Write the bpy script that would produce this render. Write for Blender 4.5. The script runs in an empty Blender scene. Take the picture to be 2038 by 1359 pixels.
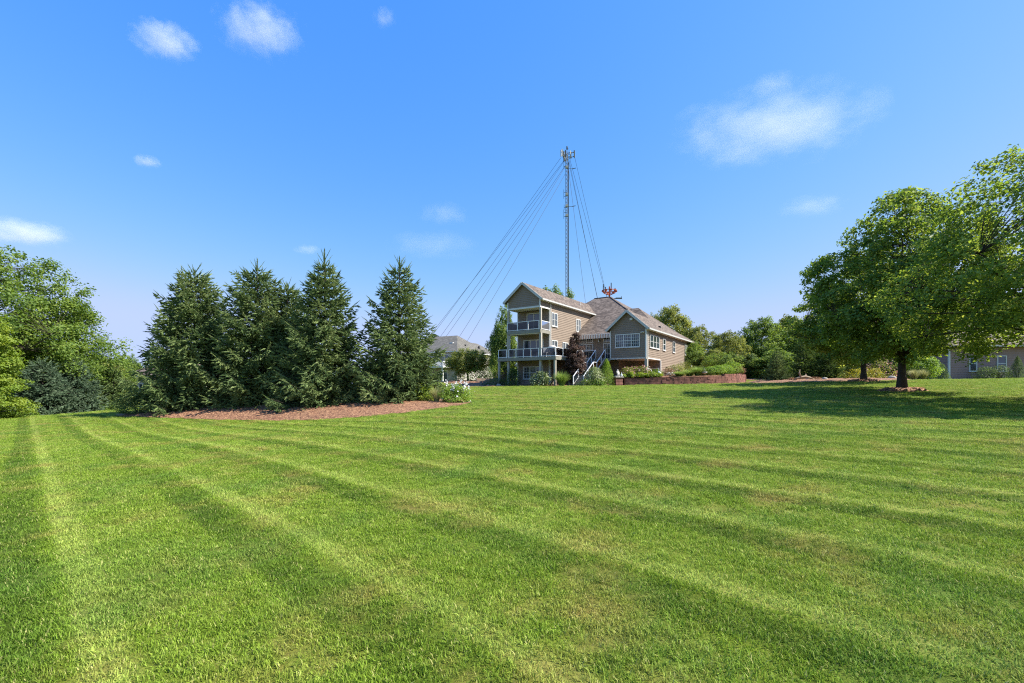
import bpy, math, random
import numpy as np
from mathutils import Vector, Matrix

# ------------------------------------------------------------------ basics
scene = bpy.context.scene
COL = scene.collection
CX, HY, F, CZ = 1019.0, 765.0, 906.0, 1.6
R = math.radians


def at(px, py, Y):
    """a point of the place from where it shows at distance Y"""
    return ((px - CX) / F * Y, Y, CZ + (HY - py) / F * Y)


def xa(px, Y):
    return (px - CX) / F * Y


# ------------------------------------------------------------------ terrain
CTRL = np.array([
    (0, 0, 0), (-6, 2, -.05), (6, 2, .1), (0, 10, .16), (0, 20, .5), (0, 30, .92), (2, 40, 1.33), (3, 46, 1.45),
    (-11, 25, -.30), (-18, 26, -.42), (-24, 28, -.38), (-2.5, 27.5, .55), (-25, 22, -.62), (-42, 38, -1.2), (-38.5, 38, -.98),
    (-39, 45, -.9), (-30, 40, -.3), (-12, 8, -.2), (-12, 34, .35), (11, 9.6, .5), (20.5, 24, 1.27), (26, 34, 1.85), (12, 30, 1.2),
    (10, 43.5, 1.52), (23, 45, 1.68), (33, 46, 2.0), (43, 45, 2.02), (45, 40, 2.1), (55, 46, 2.45), (30, 15, 1.2), (14, 17, .75),
    (-8, 46, 1.3), (-3, 50, 1.45), (-10, 65, 2.0), (-10, 82, 2.05), (10, 80, 2.2), (25, 60, 2.3), (35, 75, 2.6), (-60, 60, -1.6),
    (-70, 90, -1.2), (60, 90, 2.8), (0, 110, 2.2), (-25, 60, .3), (-30, 90, 1.0), (-8, -6, -.1), (8, -6, .1), (-60, 20, -1.6), (60, 15, 2.0)], float)


def _tps(r2):
    return np.where(r2 > 1e-9, r2 * np.log(np.maximum(r2, 1e-9)), 0.0)


def _fit():
    P, z = CTRL[:, :2], CTRL[:, 2]
    n = len(P)
    d2 = ((P[:, None] - P[None]) ** 2).sum(-1)
    A = np.zeros((n + 3, n + 3))
    A[:n, :n] = _tps(d2) + np.eye(n) * 40.0
    A[:n, n] = 1
    A[:n, n + 1:] = P
    A[n:, :n] = A[:n, n:].T
    return np.linalg.solve(A, np.concatenate([z, np.zeros(3)]))


_W = _fit()


def hgt(x, y):
    x = np.asarray(x, float)
    y = np.asarray(y, float)
    r = np.hypot(x, y - 35)
    k = np.minimum(1.0, 85.0 / np.maximum(r, 1e-6))
    xs, ys = x * k, 35 + (y - 35) * k
    out = np.full(xs.shape, _W[-3]) + _W[-2] * xs + _W[-1] * ys
    for (px, py, _), w in zip(CTRL, _W[:-3]):
        out = out + w * _tps((xs - px) ** 2 + (ys - py) ** 2)
    bl = np.clip((r - 85) / 250, 0, 1)
    return out * (1 - bl) + 0.5 * bl


def gz(x, y):
    return float(hgt(np.array([x]), np.array([y]))[0])


# ------------------------------------------------------------------ materials
def mat(name):
    m = bpy.data.materials.new(name)
    m.use_nodes = True
    nt = m.node_tree
    return m, nt, nt.nodes['Principled BSDF'], nt.nodes['Material Output']


def N(nt, typ, **kw):
    n = nt.nodes.new(typ)
    for k, v in kw.items():
        if k in n.inputs.keys() if isinstance(k, str) else False:
            n.inputs[k].default_value = v
        else:
            setattr(n, k, v)
    return n


def ramp(nt, stops):
    r = nt.nodes.new('ShaderNodeValToRGB')
    e = r.color_ramp.elements
    while len(e) > 2:
        e.remove(e[-1])
    for i, (p, c) in enumerate(stops):
        if i > 1:
            e.new(p)
        e[i].position = p
        e[i].color = (c[0], c[1], c[2], 1)
    return r


def plain(name, col, rough=.6, noise=.12, scale=6.0, bump=0.0, metal=0.0, spec=.4):
    m, nt, b, o = mat(name)
    b.inputs['Roughness'].default_value = rough
    b.inputs['Metallic'].default_value = metal
    b.inputs['Specular IOR Level'].default_value = spec
    tc = N(nt, 'ShaderNodeTexCoord')
    nz = N(nt, 'ShaderNodeTexNoise')
    nz.inputs['Scale'].default_value = scale
    nz.inputs['Detail'].default_value = 5
    nt.links.new(tc.outputs['Object'], nz.inputs['Vector'])
    rp = ramp(nt, [(.3, [c * (1 - noise) for c in col]), (.7, [min(1, c * (1 + noise)) for c in col])])
    nt.links.new(nz.outputs['Fac'], rp.inputs['Fac'])
    nt.links.new(rp.outputs['Color'], b.inputs['Base Color'])
    if bump:
        bp = N(nt, 'ShaderNodeBump')
        bp.inputs['Strength'].default_value = bump
        bp.inputs['Distance'].default_value = .03
        nt.links.new(nz.outputs['Fac'], bp.inputs['Height'])
        nt.links.new(bp.outputs['Normal'], b.inputs['Normal'])
    return m


def leafmat(name, c0, c1, c2, trans=.4, rough=.55, spec=.25):
    """leaf colour varies from leaf to leaf through the face attribute 'tint'"""
    m, nt, b, o = mat(name)
    at_ = N(nt, 'ShaderNodeAttribute')
    at_.attribute_name = 'tint'
    rp = ramp(nt, [(.0, c0), (.5, c1), (1.0, c2)])
    nt.links.new(at_.outputs['Fac'], rp.inputs['Fac'])
    nt.links.new(rp.outputs['Color'], b.inputs['Base Color'])
    b.inputs['Roughness'].default_value = rough
    b.inputs['Specular IOR Level'].default_value = spec
    tr = N(nt, 'ShaderNodeBsdfTranslucent')
    hs = N(nt, 'ShaderNodeHueSaturation')
    hs.inputs['Hue'].default_value = .485
    hs.inputs['Saturation'].default_value = 1.1
    hs.inputs['Value'].default_value = 1.5
    nt.links.new(rp.outputs['Color'], hs.inputs['Color'])
    nt.links.new(hs.outputs['Color'], tr.inputs['Color'])
    mx = N(nt, 'ShaderNodeMixShader')
    mx.inputs[0].default_value = trans
    nt.links.new(b.outputs[0], mx.inputs[1])
    nt.links.new(tr.outputs[0], mx.inputs[2])
    nt.links.new(mx.outputs[0], o.inputs['Surface'])
    return m


def grass_colour(nt, blades):
    """mown lawn: stripes along the mower's passes, patches of fresh, blue-green and dry turf"""
    L = nt.links.new
    geo = N(nt, 'ShaderNodeNewGeometry')
    sep = N(nt, 'ShaderNodeSeparateXYZ')
    L(geo.outputs['Position'], sep.inputs[0])
    warp = N(nt, 'ShaderNodeTexNoise')
    warp.inputs['Scale'].default_value = .35
    warp.inputs['Detail'].default_value = 3
    L(geo.outputs['Position'], warp.inputs['Vector'])

    def mth(op, a, b_=None):
        n = N(nt, 'ShaderNodeMath')
        n.operation = op
        for i, v in enumerate((a, b_)):
            if v is None:
                continue
            if isinstance(v, (int, float)):
                n.inputs[i].default_value = v
            else:
                L(v, n.inputs[i])
        return n.outputs[0]
    u = mth('ADD', mth('MULTIPLY', sep.outputs[0], .683), mth('MULTIPLY', sep.outputs[1], .730))
    u = mth('ADD', u, mth('MULTIPLY', mth('SUBTRACT', warp.outputs['Fac'], .5), .18))
    fr = mth('FRACT', mth('DIVIDE', mth('ADD', u, 1.65 * 40 + .35), 1.65))
    st = ramp(nt, [(0.0, (.54,) * 3), (.05, (.22,) * 3)])  # light and dark of blades bent by the mower, painted into the colour
    for p, v in ((.24, .26), (.32, .50), (.36, 1.05), (.44, 1.05), (.50, .64), (.75, .58), (1.0, .54)):
        e = st.color_ramp.elements.new(p)
        e.color = (v, v, v, 1)
    L(fr, st.inputs['Fac'])
    big = N(nt, 'ShaderNodeTexNoise')
    big.inputs['Scale'].default_value = .16
    big.inputs['Detail'].default_value = 4
    L(geo.outputs['Position'], big.inputs['Vector'])
    # stripe strength comes and goes
    mod = ramp(nt, [(.34, (.55,) * 3), (.55, (1.35,) * 3)])
    L(big.outputs['Fac'], mod.inputs['Fac'])
    sv = mth('ADD', .5, mth('MULTIPLY', mth('SUBTRACT', st.outputs['Color'], .5), mod.outputs['Color']))
    mid = N(nt, 'ShaderNodeTexNoise')
    mid.inputs['Scale'].default_value = 1.5
    mid.inputs['Detail'].default_value = 6
    mid.inputs['Roughness'].default_value = .65
    L(geo.outputs['Position'], mid.inputs['Vector'])
    fine = N(nt, 'ShaderNodeTexNoise')
    fine.inputs['Scale'].default_value = 22 if not blades else 60
    fine.inputs['Detail'].default_value = 5
    fine.inputs['Roughness'].default_value = .7
    L(geo.outputs['Position'], fine.inputs['Vector'])
    v = mth('ADD', mth('MULTIPLY', sv, .60), mth('ADD', mth('MULTIPLY', mid.outputs['Fac'], .62), mth('MULTIPLY', fine.outputs['Fac'], .40)))
    v = mth('SUBTRACT', v, .32)
    rp = ramp(nt, [(.18, GR[0]), (.5, GR[1]), (.85, GR[2])])
    L(v, rp.inputs['Fac'])
    # dry straw-coloured patches
    dn = N(nt, 'ShaderNodeTexNoise')
    dn.inputs['Scale'].default_value = .9
    dn.inputs['Detail'].default_value = 7
    dn.inputs['Roughness'].default_value = .7
    dv = N(nt, 'ShaderNodeVectorMath')
    dv.operation = 'ADD'
    dv.inputs[1].default_value = (31, 7, 3)
    L(geo.outputs['Position'], dv.inputs[0])
    L(dv.outputs[0], dn.inputs['Vector'])
    dr = ramp(nt, [(.50, (0, 0, 0)), (.70, (.8,) * 3)])
    L(dn.outputs['Fac'], dr.inputs['Fac'])
    mx = N(nt, 'ShaderNodeMix')
    mx.data_type = 'RGBA'
    L(dr.outputs['Color'], mx.inputs[0])
    L(rp.outputs['Color'], mx.inputs[6])
    mx.inputs[7].default_value = (*GR[3], 1)
    # bluer, cooler patches of another grass
    cn = N(nt, 'ShaderNodeTexNoise')
    cn.inputs['Scale'].default_value = .55
    cn.inputs['Detail'].default_value = 6
    cn.inputs['Roughness'].default_value = .6
    cv = N(nt, 'ShaderNodeVectorMath')
    cv.operation = 'ADD'
    cv.inputs[1].default_value = (-13, 57, 11)
    L(geo.outputs['Position'], cv.inputs[0])
    L(cv.outputs[0], cn.inputs['Vector'])
    cr = ramp(nt, [(.50, (0, 0, 0)), (.66, (.6,) * 3)])
    L(cn.outputs['Fac'], cr.inputs['Fac'])
    m2_ = N(nt, 'ShaderNodeMix')
    m2_.data_type = 'RGBA'
    L(cr.outputs['Color'], m2_.inputs[0])
    L(mx.outputs[2], m2_.inputs[6])
    m2_.inputs[7].default_value = (.13, .245, .035, 1)
    out = m2_.outputs[2]
    return out, fine


GR = [(.085, .155, .016), (.195, .295, .027), (.33, .42, .075), (.37, .31, .085)]


def make_lawn_mat():
    m, nt, b, o = mat('mown_turf')
    c, fine = grass_colour(nt, False)
    th = N(nt, 'ShaderNodeMix')
    th.data_type = 'RGBA'
    th.blend_type = 'MULTIPLY'
    th.inputs[0].default_value = 1.0
    th.inputs[7].default_value = (.60, .52, .55, 1)
    nt.links.new(c, th.inputs[6])
    nt.links.new(th.outputs[2], b.inputs['Base Color'])
    b.inputs['Roughness'].default_value = .85
    b.inputs['Specular IOR Level'].default_value = .1
    bp = N(nt, 'ShaderNodeBump')
    bp.inputs['Strength'].default_value = .7
    bp.inputs['Distance'].default_value = .05
    nt.links.new(fine.outputs['Fac'], bp.inputs['Height'])
    nt.links.new(bp.outputs['Normal'], b.inputs['Normal'])
    return m


def make_blade_mat():
    m, nt, b, o = mat('grass_blade')
    c, _ = grass_colour(nt, True)
    at_ = N(nt, 'ShaderNodeAttribute')
    at_.attribute_name = 'tint'
    hs = N(nt, 'ShaderNodeHueSaturation')
    mr = N(nt, 'ShaderNodeMapRange')
    mr.inputs['To Min'].default_value = .75
    mr.inputs['To Max'].default_value = 1.45
    nt.links.new(at_.outputs['Fac'], mr.inputs['Value'])
    nt.links.new(mr.outputs[0], hs.inputs['Value'])
    # a few blades are dead straw
    sr = ramp(nt, [(.93, (0, 0, 0)), (.96, (.7,) * 3)])
    nt.links.new(at_.outputs['Fac'], sr.inputs['Fac'])
    sm = N(nt, 'ShaderNodeMix')
    sm.data_type = 'RGBA'
    nt.links.new(sr.outputs['Color'], sm.inputs[0])
    nt.links.new(c, sm.inputs[6])
    sm.inputs[7].default_value = (.36, .32, .13, 1)
    nt.links.new(sm.outputs[2], hs.inputs['Color'])
    nt.links.new(hs.outputs['Color'], b.inputs['Base Color'])
    b.inputs['Roughness'].default_value = .6
    b.inputs['Specular IOR Level'].default_value = .12
    tr = N(nt, 'ShaderNodeBsdfTranslucent')
    nt.links.new(hs.outputs['Color'], tr.inputs['Color'])
    mx = N(nt, 'ShaderNodeMixShader')
    mx.inputs[0].default_value = .35
    nt.links.new(b.outputs[0], mx.inputs[1])
    nt.links.new(tr.outputs[0], mx.inputs[2])
    nt.links.new(mx.outputs[0], o.inputs['Surface'])
    return m


def make_mulch():
    m, nt, b, o = mat('bark_mulch')
    geo = N(nt, 'ShaderNodeNewGeometry')
    mp = N(nt, 'ShaderNodeMapping')
    mp.inputs['Scale'].default_value = (1, 1.6, 1)
    mp.inputs['Rotation'].default_value = (0, 0, .6)
    nt.links.new(geo.outputs['Position'], mp.inputs['Vector'])
    vo = N(nt, 'ShaderNodeTexVoronoi')
    vo.inputs['Scale'].default_value = 15
    nt.links.new(mp.outputs[0], vo.inputs['Vector'])
    sp = N(nt, 'ShaderNodeSeparateColor')
    nt.links.new(vo.outputs['Color'], sp.inputs[0])
    rp = ramp(nt, [(0, (.085, .034, .017)), (.5, (.205, .088, .042)), (.9, (.42, .23, .115))])
    nt.links.new(sp.outputs[0], rp.inputs['Fac'])
    nt.links.new(rp.outputs['Color'], b.inputs['Base Color'])
    b.inputs['Roughness'].default_value = .9
    bp = N(nt, 'ShaderNodeBump')
    bp.inputs['Strength'].default_value = .9
    bp.inputs['Distance'].default_value = .06
    nt.links.new(sp.outputs[1], bp.inputs['Height'])
    nt.links.new(bp.outputs['Normal'], b.inputs['Normal'])
    return m


def make_shingle(name, c0, c1, c2):
    m, nt, b, o = mat(name)
    tc = N(nt, 'ShaderNodeTexCoord')
    vo = N(nt, 'ShaderNodeTexVoronoi')
    vo.inputs['Scale'].default_value = 3.6
    mp = N(nt, 'ShaderNodeMapping')
    mp.inputs['Scale'].default_value = (1, 1, 1.6)
    nt.links.new(tc.outputs['Object'], mp.inputs['Vector'])
    nt.links.new(mp.outputs[0], vo.inputs['Vector'])
    sp = N(nt, 'ShaderNodeSeparateColor')
    nt.links.new(vo.outputs['Color'], sp.inputs[0])
    rp = ramp(nt, [(0, c0), (.5, c1), (1, c2)])
    nt.links.new(sp.outputs[0], rp.inputs['Fac'])
    nt.links.new(rp.outputs['Color'], b.inputs['Base Color'])
    b.inputs['Roughness'].default_value = .9
    wv = N(nt, 'ShaderNodeTexWave')
    wv.bands_direction = 'Z'
    wv.wave_profile = 'SAW'
    wv.inputs['Scale'].default_value = 1.9
    nt.links.new(tc.outputs['Object'], wv.inputs['Vector'])
    bp = N(nt, 'ShaderNodeBump')
    bp.inputs['Strength'].default_value = .35
    bp.inputs['Distance'].default_value = .02
    nt.links.new(wv.outputs['Fac'], bp.inputs['Height'])
    nt.links.new(bp.outputs['Normal'], b.inputs['Normal'])
    return m


def make_glass(name, col=(.02, .03, .04), rough=.06):
    m, nt, b, o = mat(name)
    b.inputs['Base Color'].default_value = (*col, 1)
    b.inputs['Roughness'].default_value = rough
    b.inputs['Specular IOR Level'].default_value = .9
    nz = N(nt, 'ShaderNodeTexNoise')
    nz.inputs['Scale'].default_value = 1.3
    tc = N(nt, 'ShaderNodeTexCoord')
    nt.links.new(tc.outputs['Object'], nz.inputs['Vector'])
    rp = ramp(nt, [(.35, [c * .6 for c in col]), (.7, [c * 2.6 for c in col])])
    nt.links.new(nz.outputs['Fac'], rp.inputs['Fac'])
    nt.links.new(rp.outputs['Color'], b.inputs['Base Color'])
    return m


def make_tinted():
    m, nt, b, o = mat('tinted_glass_panel')
    gl = N(nt, 'ShaderNodeBsdfGlossy')
    gl.inputs['Roughness'].default_value = .05
    gl.inputs['Color'].default_value = (.6, .65, .7, 1)
    tr = N(nt, 'ShaderNodeBsdfTransparent')
    tr.inputs['Color'].default_value = (.42, .43, .44, 1)
    lw = N(nt, 'ShaderNodeFresnel')
    lw.inputs['IOR'].default_value = 1.45
    mx = N(nt, 'ShaderNodeMixShader')
    nt.links.new(lw.outputs[0], mx.inputs[0])
    nt.links.new(tr.outputs[0], mx.inputs[1])
    nt.links.new(gl.outputs[0], mx.inputs[2])
    nt.links.new(mx.outputs[0], o.inputs['Surface'])
    nt.nodes.remove(b)
    return m


def make_stripes():
    m, nt, b, o = mat('striped_awning_cloth')
    tc = N(nt, 'ShaderNodeTexCoord')
    sp = N(nt, 'ShaderNodeSeparateXYZ')
    nt.links.new(tc.outputs['Object'], sp.inputs[0])
    mt = N(nt, 'ShaderNodeMath')
    mt.operation = 'FRACT'
    mu = N(nt, 'ShaderNodeMath')
    mu.operation = 'MULTIPLY'
    mu.inputs[1].default_value = 3.4
    nt.links.new(sp.outputs[0], mu.inputs[0])
    nt.links.new(mu.outputs[0], mt.inputs[0])
    rp = ramp(nt, [(0, (.52, .34, .24)), (.5, (.80, .75, .64))])
    rp.color_ramp.interpolation = 'CONSTANT'
    nt.links.new(mt.outputs[0], rp.inputs['Fac'])
    nt.links.new(rp.outputs['Color'], b.inputs['Base Color'])
    b.inputs['Roughness'].default_value = .9
    return m


M = {}
M['turf'] = make_lawn_mat()
M['blade'] = make_blade_mat()
M['mulch'] = make_mulch()
M['siding'] = plain('tan_lap_siding', (.240, .183, .134), .65, .06, 1.2)
M['siding_light'] = plain('pale_grey_siding', (.35, .325, .28), .65, .05, 1.2)
M['siding_mauve'] = plain('mauve_brown_siding', (.31, .20, .17), .65, .06, 1.2)
M['shingle'] = make_shingle('brown_shingle', (.058, .042, .031), (.118, .086, .063), (.19, .147, .114))
M['shingle_grey'] = make_shingle('grey_shingle', (.075, .070, .058), (.11, .102, .085), (.15, .14, .118))
M['trim'] = plain('white_trim', (.62, .61, .57), .5, .04)
M['gutter'] = plain('pale_gutter', (.48, .48, .44), .4, .05)
M['beam'] = plain('olive_grey_wood', (.235, .22, .175), .7, .12, 4)
M['post'] = plain('taupe_post', (.38, .345, .28), .7, .08, 4)
M['rail'] = plain('white_rail', (.78, .78, .78), .35, .03)
M['glass'] = make_glass('window_glass')
M['tinted'] = make_tinted()
M['awning'] = make_stripes()
M['stone'] = plain('grey_stone', (.42, .39, .35), .85, .25, 14, .5)
M['rock'] = plain('field_rock', (.36, .33, .29), .9, .3, 3, .6)
M['soffit'] = plain('soffit_white', (.62, .58, .52), .7, .05)
M['dark'] = plain('dark_cushion', (.02, .02, .03), .8, .2)
M['steel'] = plain('galvanised_steel', (.13, .12, .105), .5, .15, 2, 0, .3)
M['wire'] = plain('steel_cable', (.05, .046, .04), .6, .1)
M['panel'] = plain('antenna_panel', (.34, .35, .33), .5, .1)
M['panel_dark'] = plain('dark_antenna', (.05, .06, .06), .5, .1)
M['orange'] = plain('orange_paint', (.42, .085, .03), .5, .2, 3)
M['bark'] = plain('tree_bark', (.05, .038, .03), .95, .35, 9, .8)
M['bark_grey'] = plain('grey_bark', (.15, .125, .10), .95, .3, 9, .8)
M['tan_cover'] = plain('pale_canvas', (.62, .57, .50), .9, .08)
M['wood'] = plain('weathered_timber', (.34, .25, .17), .85, .2, 6, .3)
M['pinkcloth'] = plain('terracotta_pot', (.40, .19, .12), .8, .15)
M['brick'] = plain('red_block', (.225, .098, .074), .9, .5, 2.1, .6)
M['blackpipe'] = plain('black_plastic', (.015, .015, .015), .5, .1)
M['concrete'] = plain('foundation', (.33, .24, .19), .9, .15, 3, .3)

LF = {
    'maple': leafmat('maple_leaf', (.06, .115, .019), (.15, .23, .038), (.30, .36, .08), .5),
    'maple_light': leafmat('pale_maple_leaf', (.08, .14, .022), (.19, .275, .045), (.34, .40, .09), .5),
    'spruce': leafmat('spruce_needles', (.06, .102, .036), (.15, .212, .072), (.29, .345, .135), .15, .6, .2),
    'blue': leafmat('blue_spruce_needles', (.05, .088, .052), (.105, .16, .09), (.18, .24, .14), .15, .6, .2),
    'green': leafmat('broad_leaf', (.065, .12, .022), (.14, .22, .038), (.26, .33, .075), .45),
    'lime': leafmat('yellow_green_leaf', (.10, .165, .02), (.18, .26, .03), (.29, .35, .06), .42),
    'olive': leafmat('olive_leaf', (.09, .125, .025), (.20, .235, .05), (.34, .35, .085), .42),
    'bright': leafmat('fresh_leaf', (.09, .18, .024), (.18, .29, .04), (.32, .42, .09), .4),
    'varieg': leafmat('cream_edged_leaf', (.12, .18, .05), (.30, .36, .15), (.62, .62, .40), .3),
    'purple': leafmat('purple_leaf', (.042, .025, .018), (.098, .060, .043), (.19, .125, .09), .25),
    'rust': leafmat('rust_leaf', (.11, .07, .035), (.24, .14, .07), (.34, .22, .12), .3),
    'dark': leafmat('dark_leaf', (.04, .08, .02), (.085, .145, .034), (.17, .23, .06), .35),
    'tan': leafmat('dry_grass_blade', (.16, .18, .06), (.32, .33, .14), (.50, .46, .26), .3),
    'grassy': leafmat('long_grass_blade', (.09, .16, .03), (.20, .30, .07), (.38, .44, .16), .38),
    'yellow': leafmat('golden_leaf', (.15, .18, .025), (.28, .28, .035), (.42, .38, .07), .35),
    'white': leafmat('white_blossom', (.62, .62, .58), (.75, .74, .72), (.85, .85, .85), .3),
    'pink': leafmat('pink_blossom', (.35, .14, .14), (.5, .26, .24), (.6, .4, .36), .3),
}


# ------------------------------------------------------------------ object helpers
def tag(o, label=None, cat=None, group=None, kind=None):
    if label:
        o['label'] = label
    if cat:
        o['category'] = cat
    if group:
        o['group'] = group
    if kind:
        o['kind'] = kind
    return o


def empty(name, loc, rz=0.0):
    o = bpy.data.objects.new(name, None)
    o.location = loc
    o.rotation_euler = (0, 0, rz)
    COL.objects.link(o)
    return o


def np_mesh(name, V, polys, mats, pm=None, tint=None, smooth=False):
    """V (n,3); polys: list of (m,k) int arrays; pm: per-array material index; tint: list of per-face arrays"""
    me = bpy.data.meshes.new(name)
    V = np.asarray(V, np.float32)
    me.vertices.add(len(V))
    me.vertices.foreach_set('co', V.ravel())
    loops = np.concatenate([p.ravel() for p in polys]).astype(np.int32)
    tot = np.concatenate([np.full(len(p), p.shape[1], np.int32) for p in polys])
    start = np.concatenate([[0], np.cumsum(tot)[:-1]]).astype(np.int32)
    me.loops.add(len(loops))
    me.loops.foreach_set('vertex_index', loops)
    me.polygons.add(len(tot))
    me.polygons.foreach_set('loop_start', start)
    me.polygons.foreach_set('loop_total', tot)
    for m in mats:
        me.materials.append(m)
    if pm is not None:
        mi = np.concatenate([np.full(len(p), i, np.int32) for p, i in zip(polys, pm)])
        me.polygons.foreach_set('material_index', mi)
    if tint is not None:
        a = me.attributes.new('tint', 'FLOAT', 'FACE')
        a.data.foreach_set('value', np.concatenate(tint).astype(np.float32))
    if smooth:
        me.polygons.foreach_set('use_smooth', np.ones(len(tot), bool))
    me.update(calc_edges=True)
    return me


def obj(name, me, parent=None, loc=(0, 0, 0), rz=0.0, scale=None):
    o = bpy.data.objects.new(name, me)
    o.parent = parent
    o.location = loc
    o.rotation_euler = (0, 0, rz)
    if scale:
        o.scale = scale
    COL.objects.link(o)
    return o


class MB:
    """collects boxes, bars, prisms and tubes; build() links them as one mesh"""

    def __init__(self):
        self.v, self.f, self.m = [], [], []

    def add(self, vs, fs, m=0):
        k = len(self.v)
        self.v += [tuple(p) for p in vs]
        self.f += [tuple(i + k for i in f) for f in fs]
        self.m += [m] * len(fs)
        return self

    def box(self, x0, x1, y0, y1, z0, z1, m=0):
        return self.add([(x0, y0, z0), (x1, y0, z0), (x1, y1, z0), (x0, y1, z0), (x0, y0, z1), (x1, y0, z1), (x1, y1, z1), (x0, y1, z1)],
                        [(0, 3, 2, 1), (4, 5, 6, 7), (0, 1, 5, 4), (1, 2, 6, 5), (2, 3, 7, 6), (3, 0, 4, 7)], m)

    def bar(self, p, q, w, h=None, m=0, up=(0, 0, 1)):
        h = h or w
        p, q = Vector(p), Vector(q)
        d = (q - p).normalized()
        u = Vector(up)
        if abs(d.dot(u)) > .95:
            u = Vector((0, 1, 0))
        s = d.cross(u).normalized()
        t = s.cross(d).normalized()
        c = [s * (a * w / 2) + t * (b * h / 2) for a, b in ((-1, -1), (1, -1), (1, 1), (-1, 1))]
        return self.add([p + k for k in c] + [q + k for k in c],
                        [(0, 1, 2, 3), (7, 6, 5, 4), (0, 4, 5, 1), (1, 5, 6, 2), (2, 6, 7, 3), (3, 7, 4, 0)], m)

    def tube(self, pts, rad, n=6, m=0, cap=True):
        pts = [Vector(p) for p in pts]
        if not hasattr(rad, '__len__'):
            rad = [rad] * len(pts)
        vs, fs = [], []
        for i, p in enumerate(pts):
            d = (pts[min(i + 1, len(pts) - 1)] - pts[max(i - 1, 0)]).normalized()
            u = Vector((0, 0, 1)) if abs(d.z) < .9 else Vector((1, 0, 0))
            s = d.cross(u).normalized()
            t = s.cross(d)
            for k in range(n):
                a = 2 * math.pi * k / n
                vs.append(p + (s * math.cos(a) + t * math.sin(a)) * rad[i])
        for i in range(len(pts) - 1):
            for k in range(n):
                fs.append((i * n + k, i * n + (k + 1) % n, (i + 1) * n + (k + 1) % n, (i + 1) * n + k))
        if cap:
            fs.append(tuple(range(n))[::-1])
            fs.append(tuple((len(pts) - 1) * n + k for k in range(n)))
        return self.add(vs, fs, m)

    def lathe(self, prof, c=(0, 0, 0), n=16, m=0):
        vs, fs = [], []
        for r, z in prof:
            for k in range(n):
                a = 2 * math.pi * k / n
                vs.append((c[0] + r * math.cos(a), c[1] + r * math.sin(a), c[2] + z))
        for i in range(len(prof) - 1):
            for k in range(n):
                fs.append((i * n + k, i * n + (k + 1) % n, (i + 1) * n + (k + 1) % n, (i + 1) * n + k))
        fs.append(tuple(range(n))[::-1])
        fs.append(tuple((len(prof) - 1) * n + k for k in range(n)))
        return self.add(vs, fs, m)

    def slab(self, poly, th, m=0):
        n = len(poly)
        lo = [(x, y, z - th) for x, y, z in poly]
        return self.add(list(poly) + lo, [tuple(range(n)), tuple(range(2 * n - 1, n - 1, -1))] + [(i, i + n, (i + 1) % n + n, (i + 1) % n) for i in range(n)], m)

    def siding(self, p0, p1, z0, z1, clip=None, lap=.19, lip=.028, m=0):
        """lap siding from p0 to p1 seen from its right-hand side: each course a tilted board with an underside"""
        p0, p1 = Vector((*p0, 0)), Vector((*p1, 0))
        d = p1 - p0
        n = Vector((d.y, -d.x, 0)).normalized()
        k = max(1, round((z1 - z0) / lap))
        dz = (z1 - z0) / k
        for i in range(k):
            a, b = z0 + i * dz, z0 + (i + 1) * dz
            ua, ub = clip(a) if clip else (0, 1), clip(b) if clip else (0, 1)
            if ua[1] - ua[0] < 1e-3:
                continue
            A0, A1 = p0 + d * ua[0], p0 + d * ua[1]
            B0, B1 = p0 + d * ub[0], p0 + d * ub[1]
            A0.z = A1.z = a
            B0.z = B1.z = b
            o = n * lip
            self.add([A0 + o, A1 + o, B1, B0, A0, A1], [(0, 1, 2, 3), (4, 5, 1, 0)], m)
        return self

    def build(self, name, mats, parent=None, loc=(0, 0, 0), rz=0.0, smooth=False):
        if not isinstance(mats, (list, tuple)):
            mats = [mats]
        me = bpy.data.meshes.new(name)
        me.from_pydata([tuple(p) for p in self.v], [], self.f)
        for m in mats:
            me.materials.append(m)
        me.polygons.foreach_set('material_index', self.m)
        if smooth:
            me.polygons.foreach_set('use_smooth', [True] * len(self.f))
        me.update()
        return obj(name, me, parent, loc, rz)


# ------------------------------------------------------------------ vegetation
def unit(a):
    return a / np.maximum(np.linalg.norm(a, axis=-1, keepdims=True), 1e-9)


def leaf_faces(P, Nn, rng, size, aspect=.62, fold=.18, droop=None):
    """diamond leaves folded along the midrib: returns verts and tris"""
    n = len(P)
    T = rng.normal(size=(n, 3))
    if droop is not None:
        T = T + np.array([0, 0, -droop])
    T = unit(T - (T * Nn).sum(1, keepdims=True) * Nn)
    B = np.cross(Nn, T)
    l = size * rng.uniform(.65, 1.3, (n, 1))
    w = l * aspect
    f = Nn * l * fold
    V = np.stack([P - T * l * .5, P + B * w * .5 + f - T * l * .05, P + T * l * .5, P - B * w * .5 + f - T * l * .05], 1).reshape(-1, 3)
    i = np.arange(n)[:, None] * 4
    tris = np.stack([i + [0, 1, 2], i + [0, 2, 3]], 1).reshape(-1, 3)
    return V, tris


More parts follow.
